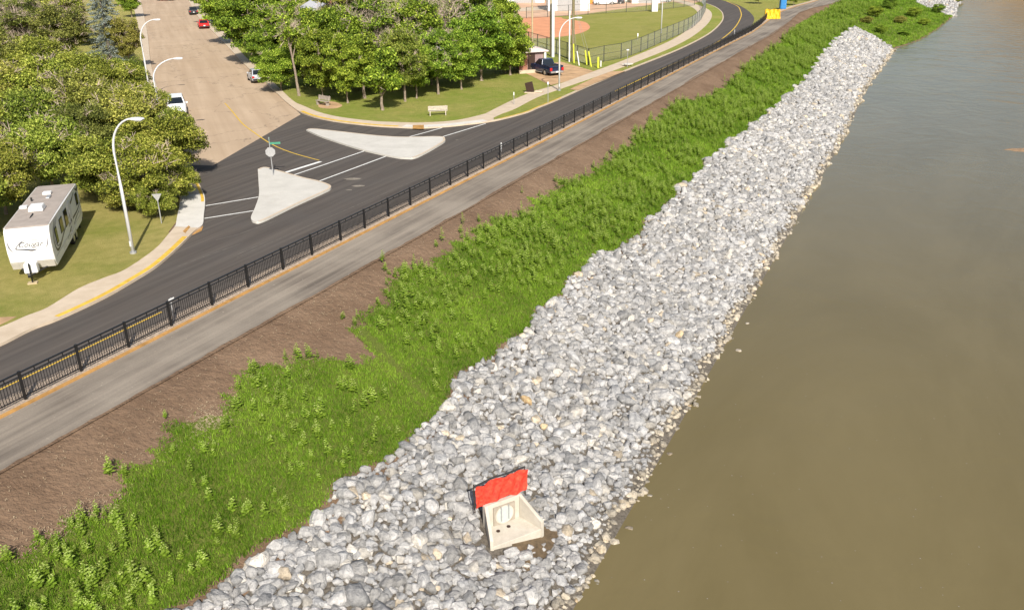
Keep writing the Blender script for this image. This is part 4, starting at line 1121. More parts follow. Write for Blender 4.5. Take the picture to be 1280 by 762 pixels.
# second rock bank far downstream
s = 246.0
while s < 330:
    n = -9 + max(0, (262 - s)) * .45
    n1 = float(itp(shoreL, s)) + .4
    while n < n1:
        x, y = XY(s + rng.uniform(-.3, .3), n + rng.uniform(-.3, .3)); sub_rock(x, y, s, n, rng.uniform(.35, .6), .2); n += .75
    s += .75
for (u, v, r) in ((785.5, 659.5, .17), (813, 618, .12), (840, 575, .1)):
    pass
# the largest in view become objects of their own, the rest one mass
vis = []
for i, (x, y, z, r, c) in enumerate(rocks):
    d = math.sqrt(x * x + y * y + (CAMH - z) ** 2)
    yy = y * math.cos(PITCH) - (z - CAMH) * math.sin(PITCH); vv = y * math.sin(PITCH) + (z - CAMH) * math.cos(PITCH)
    px = 640 + F * x / yy; py = 381 - F * vv / yy
    score = r / d if (px > -10 and py < 765 and px < 1290) else -1
    vis.append(score)
order = np.argsort(vis)[::-1]; big = set(order[:296].tolist())
Rm = rotm(len(rocks)); Vs = []; Fs = []; Cs = []; base = 0
for i, (x, y, z, r, c) in enumerate(rocks):
    V, Fc = HULLS[i % len(HULLS)]
    P = (V @ Rm[i].T) * r * np.array([1, 1, .85]); col = np.tile(c, (len(P), 1))
    if i in big:
        me = npmesh_i('rock', P, Fc, M['rock'], col); o = put(bpy.data.objects.new('rock', me)); o.location = (x, y, z)
        tag(o, 'grey angular limestone boulder among the largest looking stones of the near rock bank', 'rock', 'largest looking boulders of the near rock bank')
    else:
        Vs.append(P + np.array([x, y, z])); Fs.append(Fc + base); Cs.append(col); base += len(P)
me = npmesh_i('riprap', np.concatenate(Vs), np.concatenate(Fs), M['rock'], np.concatenate(Cs))
tag(put(bpy.data.objects.new('riprap', me)), 'pale grey broken limestone riprap covering the river bank', 'riprap', kind='stuff')
def single_rock(u, v, r, col, label, z=None, flat=.7, seed=3):
    if z is None: s, n = onbank(u, v); x, y = XY(s, n); z = hz(s, n) + .3
    else: x, y = G(u, v, z)
    V, Fc = HULLS[seed]; P = V * r * np.array([1, 1, flat]) @ rotm(1)[0].T if z != -5 else V * r * np.array([1, 1, flat])
    me = npmesh_i('rock', P, Fc, M['rock'], np.tile(np.array(col), (len(P), 1))); o = put(bpy.data.objects.new('rock', me)); o.location = (x, y, z)
    tag(o, label, 'rock')
single_rock(658, 507, .38, (.62, .42, .20), 'flat yellow sandstone block standing out among the grey rocks', seed=5)
single_rock(849, 424, .30, (.60, .45, .26), 'tan sandstone block in the middle of the grey rocks near the water', seed=6)
single_rock(680, 541, .26, (.58, .44, .25), 'small tan stone among grey rocks above the outlet', seed=7)
single_rock(786, 660, .20, (.22, .17, .11), 'wet brown stone alone in the water off the nearest rocks', -5, .6, 2)
single_rock(812, 619, .13, (.40, .34, .25), 'tiny pale stone just breaking the water near the near shore', -5, .6, 4)
single_rock(837, 567, .16, (.25, .19, .12), 'dark half sunk stone hugging the waterline', -5, .6, 9)
single_rock(923, 438, .21, (.50, .42, .32), 'small pale stone in the water beside the middle of the rock bank', -5, .55, 8)
single_rock(906, 428, .20, (.52, .45, .36), 'flat pale stone at the waterline left of the stone in the water', -5, .55, 1)
single_rock(934, 404, .15, (.52, .45, .36), 'small white stone upstream of the others in the water', -5, .6, 11)
# water flecks
fl = []
for k in range(150):
    u, v = rng.uniform(740, 1270), rng.uniform(200, 760)
    if u < 735 + (760 - v) * .62: continue
    x, y = G(u, v, -4.99); r = rng.uniform(.015, .035)
    a = rng.uniform(0, 3)
    fl += [(x + r * math.cos(a + q * math.pi / 2), y + r * math.sin(a + q * math.pi / 2), -4.994) for q in range(4)]
me = npmesh('foam_flecks', np.array(fl), 4, M['dust']); tag(put(bpy.data.objects.new('foam_flecks', me)), 'tiny pale flecks of foam and seed floating on the brown river', 'foam', kind='stuff')
# sandbar just breaking the surface
x, y = G(1272, 186, -5)
V = []; Fc = []
for i in range(9):
    for j in range(25):
        a = j / 24 * 2 * math.pi; rr = i / 8
        V.append((x + rr * 2.2 * math.cos(a) * (1 + .2 * math.sin(3 * a)), y - .5 + rr * 1.3 * math.sin(a), -5.12 + .19 * (1 - rr * rr) + .02 * math.sin(7 * a) * rr))
for i in range(8):
    for j in range(24): q = i * 25 + j; Fc.append((q, q + 1, q + 26, q + 25))
o = MB().add(V, Fc).build('sandbar', simple('wet_sand', (.30, .19, .10), .5, .4, var=.3, sc=2, bump=.6), smooth=True); tag(o, kind='structure')

# ------------------------------------------------------------------ grass, weeds
dgL = [(-60, -21.8), (12.3, -22.2), (13.5, -21.7), (15.9, -21.7), (16.6, -22.5), (18.4, -22.3), (20.2, -22.8), (21.2, -22.2), (22.7, -23.1), (25.6, -22.4), (27.2, -21.2), (28.4, -20.2), (29.2, -22.0), (31.5, -22.4), (35.2, -23.2), (39, -22.7), (43.6, -23.1), (48, -22.4), (54.2, -22.6), (60, -22.0), (72, -22.5), (80, -23.1), (87.8, -23.3), (93, -21.9), (99.9, -21.9), (120, -22.7), (141, -22.9), (160, -24), (189, -25.2), (234, -22), (300, -21)]
def dg_n(s): return float(itp(dgL, s)) + .3 * math.sin(s * 1.9) * math.sin(s * .7 + 1) + .15 * math.sin(s * 5.1) + .12 * math.sin(s * 11.3 + 2) + .08 * math.sin(s * 23.7)
def grass_ok(s, n):
    if s < 178: hi = gr_n(s) - .15
    elif s < 190: hi = -17 + (s - 176) * .0 if n < -17 else (float(itp(shoreL, s)) - .3 if s > end_s(n) + .6 else -99)
    else: hi = float(itp(shoreL, s)) - .2
    if s > 246 and n > -9 + max(0, (262 - s)) * .45: return False
    if n < dg_n(s) or n > hi: return False
    # bare diagonal strip
    d = abs((s - 27.8) * .35 + (n + 20.2) * .94 - 1.0) if 24.5 < s < 30.5 else 9
    return True
bare = [(onbank(455, 418), onbank(532, 497), .28), (onbank(262, 527), onbank(272, 531), .75)]
def bare_at(s, n):
    for (a, b, w) in bare:
        A, B, Pn = Vector(a), Vector(b), Vector((s, n)); t = max(0, min(1, (Pn - A).dot(B - A) / (B - A).length_squared))
        if (Pn - A.lerp(B, t)).length < w * (1 - .6 * t) * (.7 + .6 * rng.random()): return True
    return False
M['grass_soil'] = m_lawn('grass_underlay', (.085, .145, .012), (.15, .16, .03), (.5, .85))
# green ground layer under the blades, following the bank
V = []; Fc = []; S = list(np.arange(6, 330, .3))
for s in S:
    a = dg_n(s) + .30; b = (gr_n(s) - .3 if s < 176 else float(itp(shoreL, s)) - .4)
    if s > 246: b = min(b, -9 + max(0, (262 - s)) * .45)
    for k in range(9):
        n = a + (b - a) * k / 8; x, y = XY(s, n); V.append((x, y, hz(s, n) + .055))
for i in range(len(S) - 1):
    for k in range(8):
        q = i * 9 + k; Fc.append((q + 1, q + 10, q + 9, q))
o = MB().add(V, Fc).build('grass_ground', M['grass_soil'], smooth=True); tag(o, kind='structure')
if o.data.polygons[0].normal.z < 0: o.data.flip_normals()
def blades(n_t, s0, s1, hgt, wid, per):
    out = []; cols = []
    pts = []
    while len(pts) < n_t:
        s = rng.uniform(s0, s1); n = rng.uniform(-24.5, 0 if s > 178 else -16)
        if grass_ok(s, n) and not bare_at(s, n): pts.append((s, n))
    for s, n in pts:
        x, y = XY(s, n); z = hz(s, n) + .02; edge = min(1, (n - dg_n(s)) / .9 + .35)
        patch = .5 + .3 * math.sin(x * .8) * math.sin(y * .6) + .22 * math.sin(x * 2.3 + 1) * math.sin(y * 1.9)
        dry = (gr_n(s) - n < .8) and rng.random() < .4
        for k in range(per):
            a = rng.uniform(0, 6.283); r = rng.uniform(0, .16 * (wid / .03) ** .5); h = hgt * rng.uniform(.5, 1.15) * edge; w = wid * rng.uniform(.6, 1.2)
            px, py = x + r * math.cos(a), y + r * math.sin(a); b = rng.uniform(0, 6.283); ca, sa = math.cos(b) * w / 2, math.sin(b) * w / 2
            lx, ly = rng.uniform(-.5, .5) * h, rng.uniform(-.5, .5) * h
            out += [(px - ca, py - sa, z), (px + ca, py + sa, z), (px + lx, py + ly, z + h)]
            c = np.clip(patch * .55 + rng.uniform(0, .6), 0, 1); cols += [(c, c, c)] * 3
    return out, cols
gv, gc = [], []
for a in ((22000, 9, 45, .17, .032, 7), (16000, 45, 90, .20, .05, 6), (16000, 90, 178, .26, .08, 5), (14000, 178, 330, .34, .13, 4)):
    v_, c_ = blades(*a); gv += v_; gc += c_
me = npmesh('bank_grass', np.array(gv), 3, M['grass_blade'], np.array(gc)); tag(put(bpy.data.objects.new('bank_grass', me)), 'bright green grass growing on the upper river bank', 'grass', kind='stuff')

def weed(seed, H=.62, nl=34, lf=.085):
    r = np.random.default_rng(seed); V = []; Cc = []
    ns = 1 + seed % 3
    for st in range(ns):
        sx, sy = r.uniform(-.10, .10, 2) * (ns > 1); hh = H * r.uniform(.65, 1.0)
        tx, ty = sx + r.uniform(-.08, .08), sy + r.uniform(-.08, .08)
        for q in range(2):
            a = q * 1.57; w = .008; V += [(sx - w * math.cos(a), sy - w * math.sin(a), 0), (sx + w * math.cos(a), sy + w * math.sin(a), 0), (tx + w * math.cos(a), ty + w * math.sin(a), hh), (tx - w * math.cos(a), ty - w * math.sin(a), hh)]; Cc += [.25] * 4
        nk = 16 if ns > 1 else 22
        for k in range(nk):
            t = (k + .6) / nk; z = hh * (.18 + .82 * t); cx, cy = sx + (tx - sx) * t, sy + (ty - sy) * t
            a = k * 2.4 + r.uniform(-.3, .3); L = lf * r.uniform(.8, 1.3) * (1.35 - .8 * t) * 1.4; w = L * .42; d = .02
            ux, uy = math.cos(a), math.sin(a); dz = L * r.uniform(-.1, .45)
            V += [(cx + ux * d, cy + uy * d, z), (cx + ux * L * .55 - uy * w, cy + uy * L * .55 + ux * w, z + dz * .6), (cx + ux * L * 1.1, cy + uy * L * 1.1, z + dz * .8 - .01), (cx + ux * L * .55 + uy * w, cy + uy * L * .55 - ux * w, z + dz * .6)]
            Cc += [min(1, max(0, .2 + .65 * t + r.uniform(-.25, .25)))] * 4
    return np.array(V), np.array(Cc)
WV = [weed(40 + i, .60 + .13 * (i % 3), 36, .078) for i in range(8)]
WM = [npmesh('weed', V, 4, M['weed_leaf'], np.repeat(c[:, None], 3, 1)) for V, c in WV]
spots = []
def dens(s, n):
    x, y = XY(s, n); v = .5 + .5 * math.sin(x * .55 + 1.3) * math.sin(y * .43) + .3 * math.sin(x * 1.3) * math.cos(y * 1.1)
    base_ = np.interp(s, [9, 20, 27, 31, 45, 80, 180, 240], [.5, .46, .40, .34, .62, .95, 1.1, .3])
    return v * base_
tries = 0
while len(spots) < 4600 and tries < 26000:
    tries += 1
    s = 9 + (240 - 9) * rng.random() ** 1.25; n = rng.uniform(-23.5, -16.4)
    if s > 178 and rng.random() < .5: continue
    if grass_ok(s, n) and n < gr_n(s) - .5 and rng.random() < dens(s, n) and not bare_at(s, n): spots.append((s, n))
for k in range(14):    # pioneers on the bare soil edge
    s = rng.uniform(12, 60); spots.append((s, dg_n(s) - rng.uniform(.1, .6)))
def pix(x, y, z):
    yy = y * math.cos(PITCH) - (z - CAMH) * math.sin(PITCH); vv = y * math.sin(PITCH) + (z - CAMH) * math.cos(PITCH)
    return 640 + F * x / yy, 381 - F * vv / yy
inview = []
for i, (s, n) in enumerate(spots):
    x, y = XY(s, n); px, py = pix(x, y, hz(s, n)); inview.append(0 if px < -5 or py > 770 else 1 / math.hypot(x, y))
nearest = set(np.argsort(inview)[::-1][:296].tolist())
Vs = []; Cs = []
for i, (s, n) in enumerate(spots):
    x, y = XY(s, n); z = hz(s, n) + .03; a = rng.uniform(0, 6.28); sc = rng.uniform(.6, 1.3) * np.interp(s, [10, 60, 180], [.85, .98, 1.4])
    if i in nearest:
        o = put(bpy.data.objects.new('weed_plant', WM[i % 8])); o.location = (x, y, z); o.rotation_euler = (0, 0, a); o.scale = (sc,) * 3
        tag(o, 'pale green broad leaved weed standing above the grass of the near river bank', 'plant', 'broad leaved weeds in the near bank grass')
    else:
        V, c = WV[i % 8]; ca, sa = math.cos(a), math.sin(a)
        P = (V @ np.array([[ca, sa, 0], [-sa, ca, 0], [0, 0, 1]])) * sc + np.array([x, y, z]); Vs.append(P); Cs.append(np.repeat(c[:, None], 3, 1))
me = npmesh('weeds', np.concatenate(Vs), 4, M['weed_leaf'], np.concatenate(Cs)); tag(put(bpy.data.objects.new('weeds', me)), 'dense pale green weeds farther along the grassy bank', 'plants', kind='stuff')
# straw litter on the bare soil
st = []
for k in range(3400):
    s = rng.uniform(8, 60); n = rng.uniform(-24.3, -21.2)
    if k < 420: s, n = (bare[1][0][0] + rng.normal() * .5, bare[1][0][1] + rng.normal() * .35)
    elif k < 700: s, n = (onbank(100, 650)[0] + rng.normal() * .7, onbank(100, 650)[1] + rng.normal() * .25)
    elif k < 1500: s = rng.uniform(8, 180); n = gr_n(s) - rng.uniform(-.15, .35)
    x, y = XY(s, n); z = hz(s, n) + .07; a = rng.uniform(0, 3.14); L = rng.uniform(.015, .06); w = .006
    ca, sa = math.cos(a), math.sin(a)
    st += [(x - ca * L - sa * w, y - sa * L + ca * w, z), (x - ca * L + sa * w, y - sa * L - ca * w, z), (x + ca * L + sa * w, y + sa * L - ca * w, z + .02), (x + ca * L - sa * w, y + sa * L + ca * w, z + .02)]
me = npmesh('straw', np.array(st), 4, simple('straw', (.42, .33, .21), .9, .1)); tag(put(bpy.data.objects.new('straw', me)), 'loose dry straw scattered on the bare brown soil', 'straw', kind='stuff')

# ------------------------------------------------------------------ trees
def crown_pts(r_, h0, h1, rad, nlobe, nleaf, leaf, flat=1.0, lobe=.34):
    """leaf quads for a lobed crown between heights h0..h1"""
    ch = (h1 - h0) / 2; cz = (h1 + h0) / 2; L = []
    for k in range(nlobe):
        d = r_.normal(size=3); d /= np.linalg.norm(d); rr = r_.uniform(.35, 1.0) ** .6
        p = d * rr * np.array([rad * .8, rad * .8, ch * .84]); p[2] += cz
        L.append((p, rad * lobe * r_.uniform(.65, 1.25), r_.uniform(-.16, .16)))
    w = np.array([l[1] ** 2 for l in L]); w /= w.sum(); idx = r_.choice(len(L), nleaf, p=w)
    Pc = np.array([L[i][0] for i in idx]); Rr = np.array([L[i][1] for i in idx]); tb = np.array([L[i][2] for i in idx])
    d = r_.normal(size=(nleaf, 3)); d[:, 2] = np.abs(d[:, 2]) * .9 - .25 * r_.random(nleaf); d /= np.linalg.norm(d, axis=1)[:, None]
    rad_ = Rr * (.25 + 1.0 * r_.random(nleaf) ** .75)
    c = Pc + d * rad_[:, None] * np.array([1, 1, .8]); c[:, 2] = np.maximum(c[:, 2], .1)
    nr = d * .5 + r_.normal(size=(nleaf, 3)) * .7 + np.array([0, 0, .3]); nr /= np.linalg.norm(nr, axis=1)[:, None]
    up = r_.normal(size=(nleaf, 3)); t = np.cross(nr, up); t /= np.linalg.norm(t, axis=1)[:, None] + 1e-6; b = np.cross(nr, t)
    sz = leaf * (.6 + .8 * r_.random(nleaf))[:, None]
    q = np.stack([c - t * sz, c - b * sz * .6, c + t * sz, c + b * sz * .6], 1).reshape(-1, 3)
    tint = np.clip(.5 + tb + r_.normal(size=nleaf) * .27, 0, 1)
    return q, np.repeat(tint, 4), L
def trunk_mb(r_, h, tr, L, nl=9, lean=0):
    mb = MB(); top = Vector((lean, 0, h)); N = 6
    pts = [Vector((lean * (k / N) ** 1.3 + r_.uniform(-.08, .08) * (k > 0), r_.uniform(-.08, .08) * (k > 0), h * k / N)) for k in range(N + 1)]
    mb.tube(pts, [tr * (1.15 if k == 0 else 1 - .75 * k / N) for k in range(N + 1)], 8)
    for p, rr, _ in L[:nl]:
        k = r_.integers(2, N); a = pts[k]; b = Vector(p); m = a.lerp(b, .5) + Vector((0, 0, .15))
        mb.tube([a, m, b], [tr * .42, tr * .26, tr * .1], 5)
    return mb
def twigs(r_, L, n, length):
    mb = MB()
    for k in range(n):
        p, rr, _ = L[r_.integers(0, len(L))]
        d = Vector(r_.normal(size=3)); d.z = abs(d.z) * .8 + .2; d.normalize(); a = Vector(p) + d * rr * .55
        for j in range(5):
            e = (d + Vector(r_.normal(size=3)) * .55).normalized(); b = a + e * length * r_.uniform(.5, 1.1)
            mb.bar(a, b, .028, .008, 3, False)
            c = a.lerp(b, .5); g_ = (e + Vector(r_.normal(size=3)) * .6).normalized(); mb.bar(c, c + g_ * length * .45, .018, .006, 3, False)
    return mb
KINDS = {}
def make_kind(key, seed, h, rad, h0, nlobe, nleaf, leaf, tr, mat, lobe=.34, twn=0, lean=0, twl=.9):
    r_ = np.random.default_rng(seed)
    q, tint, L = crown_pts(r_, h0, h, rad, nlobe, nleaf, leaf, lobe=lobe)
    cm = npmesh('crown', q, 4, mat, np.repeat(tint[:, None], 3, 1))
    tmb = trunk_mb(r_, h * .72, tr, L, 10, lean)
    def tm(mb, nm, m):
        me = bpy.data.meshes.new(nm); me.from_pydata(mb.v, [], mb.f); me.materials.append(m); return me
    KINDS[key] = dict(crown=cm, trunk=tm(tmb, 'trunk', M['bark']), twig=tm(twigs(r_, L, twn, twl), 'dead_branches', M['deadwood']) if twn else None, h=h, mat=mat)
make_kind('shrubA', 1, 5.2, 3.3, .2, 60, 44000, .068, .12, M['leaf_olive'], .24, 16)
make_kind('shrubB', 2, 5.2, 3.3, .2, 54, 40000, .068, .12, M['leaf_olive'], .23, 55)
make_kind('treeA', 3, 8.6, 4.0, .7, 84, 40000, .10, .2, M['leaf_green'], .22, 10)
make_kind('treeB', 4, 8.6, 4.0, .9, 74, 34000, .10, .2, M['leaf_green'], .21, 110)
make_kind('bigA', 5, 12, 5.0, 1.0, 100, 40000, .12, .28, M['leaf_green'], .2, 50, twl=1.5)
make_kind('bigB', 6, 12, 5.0, 1.2, 84, 26000, .12, .28, M['leaf_green'], .19, 280, twl=1.7)
make_kind('small', 7, 5.6, 2.3, 1.5, 30, 9000, .115, .15, M['leaf_green'], .33, 3)
make_kind('sparse', 8, 10.5, 2.0, 4.5, 26, 3600, .10, .2, M['leaf_green'], .30, 46, lean=-.9, twl=1.2)
make_kind('dead', 9, 9, 3.2, 3.0, 30, 1500, .1, .2, M['leaf_olive'], .3, 90, lean=.5, twl=1.4)
def tree(u, v, key, label, h=None, mat=None, wide=1.0, name='tree', cat='tree', group=None, zb=.09, base=None):
    K = KINDS[key]; x, y = G(u, v, zb) if base is None else base
    t = thing(name, label, cat, (x, y, zb), 0 if key in ('sparse',) else random.uniform(0, 6.28), group)
    sc = (h or K['h']) / K['h']; t.scale = (sc * wide, sc * wide, sc)
    for nm in ('trunk', 'crown', 'twig'):
        if K[nm] is None: continue
        o = bpy.data.objects.new({'twig': 'dead_branches'}.get(nm, nm), K[nm]); put(o, t)
        if nm == 'crown' and mat: o.material_slots[0].link = 'OBJECT'; o.material_slots[0].material = M[mat]
    return t
GL_ = 'shrubs and trees left of the old street'
for (u, v, k, h, m, w, lab) in [
    (-40, 300, 'shrubA', 4.6, None, 1, 'green shrub at the left edge beside the nose of the trailer'),
    (8, 268, 'shrubB', 4.6, None, .95, 'shrub with bare grey twigs behind the middle of the trailer'),
    (197, 271, 'shrubA', 2.3, 'leaf_olive', 1.0, 'low leafy bush at ground level right behind the small triangular sign'),
    (226, 250, 'shrubA', 2.4, 'leaf_olive', 1.0, 'low leafy bush touching the inner edge of the corner sidewalk'),
    (160, 262, 'shrubA', 2.2, 'leaf_olive_brown', 1.1, 'low brownish bush at the lawn edge left of the tall lamp'),
    (128, 240, 'shrubA', 2.6, 'leaf_olive', 1.0, 'low green bush off the rear right corner of the trailer'),
    (66, 240, 'shrubB', 5.0, 'leaf_olive', .95, 'twiggy shrub leaning over the rear left corner of the trailer roof'),
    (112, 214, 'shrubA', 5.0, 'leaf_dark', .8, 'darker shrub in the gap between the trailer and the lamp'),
    (146, 256, 'shrubA', 4.6, 'leaf_olive', 1.0, 'olive shrub just behind the tall lamp on the lawn'),
    (186, 262, 'shrubB', 4.4, None, 1.0, 'shrub behind the small triangular sign'),
    (210, 224, 'shrubA', 4.7, None, 1.1, 'shrub overhanging the sidewalk at the street corner'),
    (170, 200, 'shrubB', 5.4, 'leaf_olive_brown', 1, 'brownish olive shrub in the middle of the thicket'),
    (213, 196, 'shrubA', 3.9, None, .95, 'shrub reaching the kerb right in front of the parked white car'),
    (50, 205, 'shrubA', 5.6, 'leaf_olive', 1.0, 'broad olive shrub above the trailer roof'),
    (-15, 215, 'shrubB', 5.8, 'leaf_olive', 1.0, 'twiggy shrub cut by the left edge of the picture'),
    (110, 180, 'shrubB', 5.8, 'leaf_olive_brown', 1.05, 'dry looking shrub with many bare twigs mid thicket'),
    (0, 165, 'shrubA', 6.0, 'leaf_olive_brown', 1.1, 'large olive shrub at the left edge halfway up'),
    (60, 158, 'shrubB', 6.0, 'leaf_olive', 1.1, 'pale twiggy shrub left of the lamp head'),
    (150, 155, 'shrubA', 5.4, 'leaf_olive', 1.0, 'yellow green shrub above the lamp head'),
    (190, 160, 'shrubB', 3.6, 'leaf_olive', .95, 'shrub at the kerb above the parked white car'),
    (115, 132, 'shrubA', 5.4, 'leaf_olive', 1.1, 'bright olive shrub below the spruce'),
    (165, 122, 'shrubA', 4.2, 'leaf_olive', .9, 'low green shrub at the foot of the left street lamps'),
    (60, 120, 'shrubA', 6.2, None, 1.1, 'rounded yellow green shrub left of the spruce'),
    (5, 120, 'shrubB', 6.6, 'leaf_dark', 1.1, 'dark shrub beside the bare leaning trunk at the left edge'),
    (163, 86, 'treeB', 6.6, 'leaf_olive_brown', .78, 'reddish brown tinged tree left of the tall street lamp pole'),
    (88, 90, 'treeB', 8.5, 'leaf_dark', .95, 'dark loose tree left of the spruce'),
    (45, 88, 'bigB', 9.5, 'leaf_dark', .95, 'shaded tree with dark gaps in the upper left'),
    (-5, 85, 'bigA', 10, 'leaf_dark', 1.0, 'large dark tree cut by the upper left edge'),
    (85, 60, 'bigB', 10, 'leaf_olive', 1.0, 'grey green willow like tree near the top left'),
    (35, 58, 'bigA', 10.5, 'leaf_olive', 1.0, 'dull olive tree high in the upper left'),
    (-25, 55, 'bigB', 11, 'leaf_dark', 1.0, 'tree at the extreme top left corner'),
    (70, 28, 'bigA', 11, 'leaf_olive', 1.0, 'tree at the top edge left of the spruce'),
    (20, 26, 'bigB', 11, 'leaf_olive', 1.0, 'tree at the top edge above the dark trees'),
    (165, 22, 'treeA', 7.5, 'leaf_green', .8, 'bright green tree at the top left kerb of the old street'),
    (150, 8, 'bigA', 10, 'leaf_green', .8, 'farthest green tree along the left kerb')]:
    tree(u, v, k, lab, h, m, w, 'shrub' if k.startswith('shrub') else 'tree', 'shrub' if k.startswith('shrub') else 'tree', GL_)
GC = 'trees between the old street and the ball field'
for (u, v, k, h, m, w, lab) in [
    (374, 120, 'sparse', 10, None, .8, 'tall thin half bare tree with a pale leaning trunk by the street corner'),
    (352, 114, 'shrubA', 4.6, 'leaf_green', .9, 'low bright green bush at the foot of the thin tree'),
    (338, 97, 'treeA', 6.4, 'leaf_green', .9, 'bright green bush above the silver hatchback'),
    (404, 123, 'treeA', 7.2, None, .78, 'green tree with a slanting trunk behind the weathered bench'),
    (435, 129, 'treeA', 7.0, None, .74, 'leafy tree with pale trunk left of the small front tree'),
    (456, 123, 'small', 6.0, None, 1.0, 'slim tree with twin stems behind the front row'),
    (478.5, 138, 'small', 5.4, None, 1.0, 'small tree standing farthest forward on the park lawn'),
    (506.5, 127, 'treeB', 7.4, 'leaf_olive', .72, 'pale trunked tree with dull twiggy crown near the lawn edge'),
    (521, 123, 'treeA', 6.4, None, .7, 'tree with thin trunk at the right of the pale trunk pair'),
    (548, 118, 'treeB', 6.8, 'leaf_green', .8, 'tree above the open bench'),
    (577, 112, 'treeA', 6.5, None, .85, 'low branched tree over the brown earth at the lawn edge'),
    (602, 101, 'treeA', 8.4, None, 1.0, 'dense bright tree near the right end of the group'),
    (638, 94, 'treeA', 7.2, None, .85, 'rightmost tree with its crown beside the brick shed'),
    (625, 66, 'treeA', 8.2, None, .85, 'tree behind the rightmost one beside the infield'),
    (472, 110, 'bigB', 10.5, None, .95, 'tree with large grey dead branches in the middle of the group'),
    (560, 98, 'dead', 10, None, .95, 'mostly dead tree with bare reddish twigs right of centre'),
    (432, 111, 'treeA', 9.0, None, 1.0, 'bright crowned tree below the grey roof'),
    (395, 104, 'treeA', 8.5, None, 1.0, 'green tree left of the grey roof'),
    (355, 94, 'treeB', 8.5, None, 1.05, 'green tree at the street side behind the thin tree'),
    (515, 108, 'treeB', 9.5, None, 1.0, 'mixed green and bare tree in the second row'),
    (585, 88, 'bigA', 10.5, None, .9, 'tall full crowned green tree right of the dead one'),
    (318, 80, 'treeA', 10, None, .95, 'kerbside tree casting shade above the silver hatchback'),
    (290, 55, 'treeA', 10.5, None, .95, 'kerbside tree just beyond the red car'),
    (268, 30, 'treeB', 10, None, .95, 'kerbside tree behind the red car'),
    (253, 12, 'treeA', 8.0, None, 1.05, 'tree hanging over the charcoal car'),
    (345, 66, 'bigA', 11, None, 1.0, 'dark full tree in the second row along the street'),
    (330, 34, 'bigB', 11, None, .9, 'tree with pale limbs near the top along the street'),
    (310, 10, 'bigA', 11, None, .9, 'tree at the top edge right of the street'),
    (380, 44, 'sparse', 12, 'leaf_olive', 1.3, 'half bare tall tree near the top left of the group'),
    (438, 76, 'bigB', 12, 'leaf_olive', .9, 'tree with dull twiggy top right of the grey roof'),
    (490, 72, 'bigB', 12, 'leaf_olive', .9, 'grey twigged tree in the upper middle'),
    (540, 66, 'bigB', 12, 'leaf_olive', .9, 'tree with brown dead twigs in the upper middle right'),
    (460, 36, 'bigA', 12, None, .95, 'green tree at the top edge in the middle'),
    (520, 34, 'bigB', 12, 'leaf_olive', .95, 'olive tree at the top edge right of the middle'),
    (575, 36, 'bigA', 12, None, .95, 'green tree at the top edge above the dead tree'),
    (612, 40, 'bigA', 10, None, .85, 'green tree at the top edge beside the infield'),
    (408, 30, 'bigB', 12, None, 1.05, 'tree at the top edge above the grey roof'),
    (352, 12, 'bigA', 12, None, .95, 'tree at the top edge above the thin tree'),
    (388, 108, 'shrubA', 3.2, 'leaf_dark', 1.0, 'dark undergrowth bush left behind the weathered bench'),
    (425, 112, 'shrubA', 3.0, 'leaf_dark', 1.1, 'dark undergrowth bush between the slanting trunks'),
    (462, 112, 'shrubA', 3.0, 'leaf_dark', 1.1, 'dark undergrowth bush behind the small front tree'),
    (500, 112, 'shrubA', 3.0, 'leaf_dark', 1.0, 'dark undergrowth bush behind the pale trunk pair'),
    (540, 106, 'shrubA', 3.4, 'leaf_green', 1.0, 'green undergrowth bush above the open bench'),
    (570, 103, 'shrubA', 3.4, 'leaf_green', 1.0, 'green undergrowth bush beside the brown earth'),
    (632, 92, 'shrubA', 3.6, 'leaf_green', 1.1, 'green undergrowth bush left of the brick shed')]:
    tree(u, v, k, lab, h, m, w, 'bush' if k.startswith('shrub') else 'tree', 'bush' if k.startswith('shrub') else 'tree', GC)
# bare leaning trunk at the left edge
x, y = G(22, 118, .09); t = thing('dead_tree', 'bare pale leaning trunk rising from the shrubs at the left edge', 'dead tree', (x, y, .09))
MB().tube([(0, 0, 0), (-.6, 0, 3.5), (-1.6, .2, 6.2), (-2.5, .3, 8.2)], [.24, .2, .15, .05], 8).build('trunk', M['deadwood'], t, smooth=True)
MB().tube([(-1.2, .1, 5.2), (-.6, .3, 6.6), (-.7, .2, 7.6)], [.08, .05, .02], 6).build('branch', M['deadwood'], t)
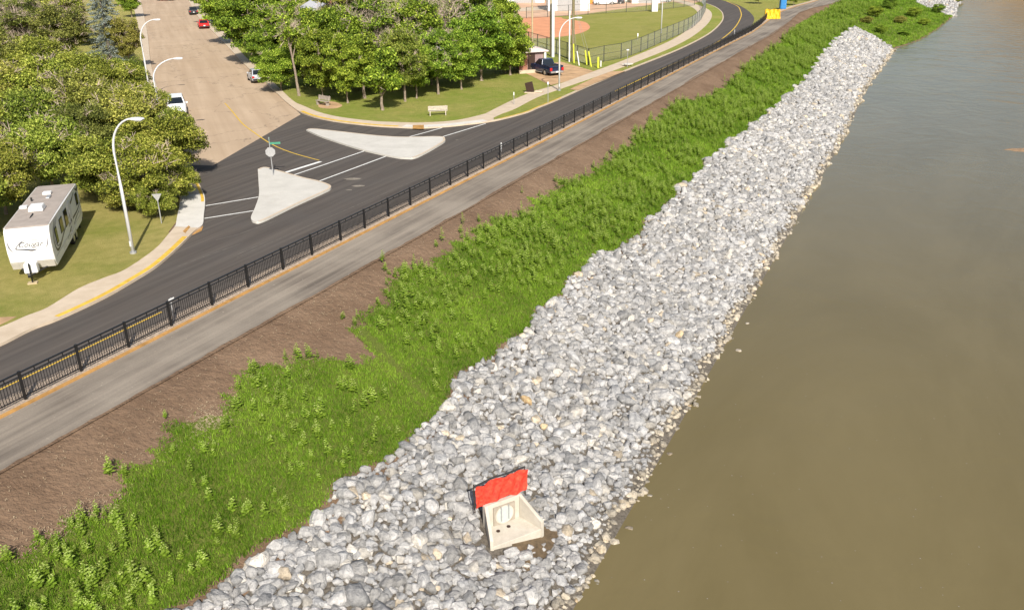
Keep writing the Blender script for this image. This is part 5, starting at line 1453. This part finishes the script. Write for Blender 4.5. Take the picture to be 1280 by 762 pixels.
# blue spruce
def spruce(u, v, H, label):
    x, y = G(u, v, .09); t = thing('spruce', label, 'spruce tree', (x, y, .09)); r_ = np.random.default_rng(12)
    MB().tube([(0, 0, 0), (0, 0, H * .5), (0, 0, H)], [.22, .13, .02], 8).build('trunk', M['bark'], t)
    V = []; Cc = []
    for k in range(150):
        f = (k + .5) / 150; z = .8 + (H - .9) * f; R_ = 3.1 * (1 - f) ** .75 + .12; a = k * 2.4 + r_.uniform(-.4, .4)
        Lb = R_ * r_.uniform(.7, 1.1); m = int(60 + 110 * (1 - f)); tt = r_.random(m) ** .65
        cx = np.cos(a) * Lb * tt; cy = np.sin(a) * Lb * tt; cz = z - .30 * Lb * tt + .1 * tt ** 2 * Lb
        sp = .26 * (1 - .5 * tt) * (.5 + .5 * (1 - f))
        c = np.stack([cx, cy, cz], 1) + r_.normal(size=(m, 3)) * np.stack([sp, sp, sp * .5], 1)
        d = r_.normal(size=(m, 3)) * .6 + np.array([math.cos(a), math.sin(a), -.1]); d /= np.linalg.norm(d, axis=1)[:, None]
        s_ = np.cross(d, r_.normal(size=(m, 3))); s_ /= np.linalg.norm(s_, axis=1)[:, None]
        Lf = .16; w = .04
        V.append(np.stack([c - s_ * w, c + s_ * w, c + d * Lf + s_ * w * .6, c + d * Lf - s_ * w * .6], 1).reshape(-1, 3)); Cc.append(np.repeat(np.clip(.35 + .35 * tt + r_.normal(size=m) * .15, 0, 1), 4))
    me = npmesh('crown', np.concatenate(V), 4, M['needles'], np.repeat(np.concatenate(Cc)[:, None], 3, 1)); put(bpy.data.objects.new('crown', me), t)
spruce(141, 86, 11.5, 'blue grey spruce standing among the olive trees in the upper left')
# bushes on the far point and by the bend
GF = 'bushes on the far river bank'
def bush(s, n, h, w, label, mat='leaf_green', key='shrubA'):
    x, y = XY(s, n); z = hz(s, n)
    K = KINDS[key]; t = thing('bush', label, 'bush', (x, y, z - .1), random.uniform(0, 6), GF); sc = h / K['h']; t.scale = (sc * w, sc * w, sc)
    for nm in ('trunk', 'crown'):
        o = bpy.data.objects.new(nm, K[nm]); put(o, t)
        if nm == 'crown': o.material_slots[0].link = 'OBJECT'; o.material_slots[0].material = M[mat]
for (u, v, h, w, m, lab) in [(1093, 22, 1.7, 1.0, 'leaf_green', 'leafy bush at the left end of the grassy point'), (1112, 12, 1.8, 1.0, 'leaf_green', 'bush left of the second rock bank'), (1125, 30, 1.2, 1.2, 'leaf_olive_brown', 'dry brown bush in the middle of the grassy point'),
                             (1142, 22, 1.6, 1.1, 'leaf_green', 'bright bush near the middle of the grassy point'), (1172, 17, 1.6, 1.0, 'leaf_green', 'bush nearest the second rock bank'), (1100, 42, 1.2, 1.1, 'leaf_green', 'low bush next to the top of the rock bank'),
                             (1155, 32, 1.1, 1.3, 'leaf_green', 'low spreading bush above the water on the point'), (1083, 30, 1.1, 1.2, 'leaf_olive_brown', 'dry bush between meadow and grassy point'), (1197, 3, 1.3, 1.2, 'leaf_olive_brown', 'small brown bush at the waterline past the second rock bank'), (1130, 45, .9, 1.4, 'leaf_green', 'low green bush above the tip of the first rock bank')]:
    s, n = onbank(u, v); bush(s, n, h * 1.5, w * 1.15, lab, m)
for (u, v, h, w, m, lab) in [(992, 6, 3.2, .9, 'leaf_green', 'round green bush between the blue toilet and the path'), (1010, 0, 3.0, 1.0, 'leaf_green', 'green bush at the top edge beside the far path'), (948, 4, 3.4, .9, 'leaf_dark', 'dark bush behind the yellow sheeting'), (722, 3, 3.5, .8, 'leaf_dark', 'dark tree behind the greenish utility pole beyond the lot'), (640, 2, 3.0, 1.2, 'leaf_olive', 'olive bush at the top edge left of the tan pole')]:
    tree(u, v, 'shrubA', lab, h, m, w, 'bush', 'bush', 'bushes at the far end of the field')
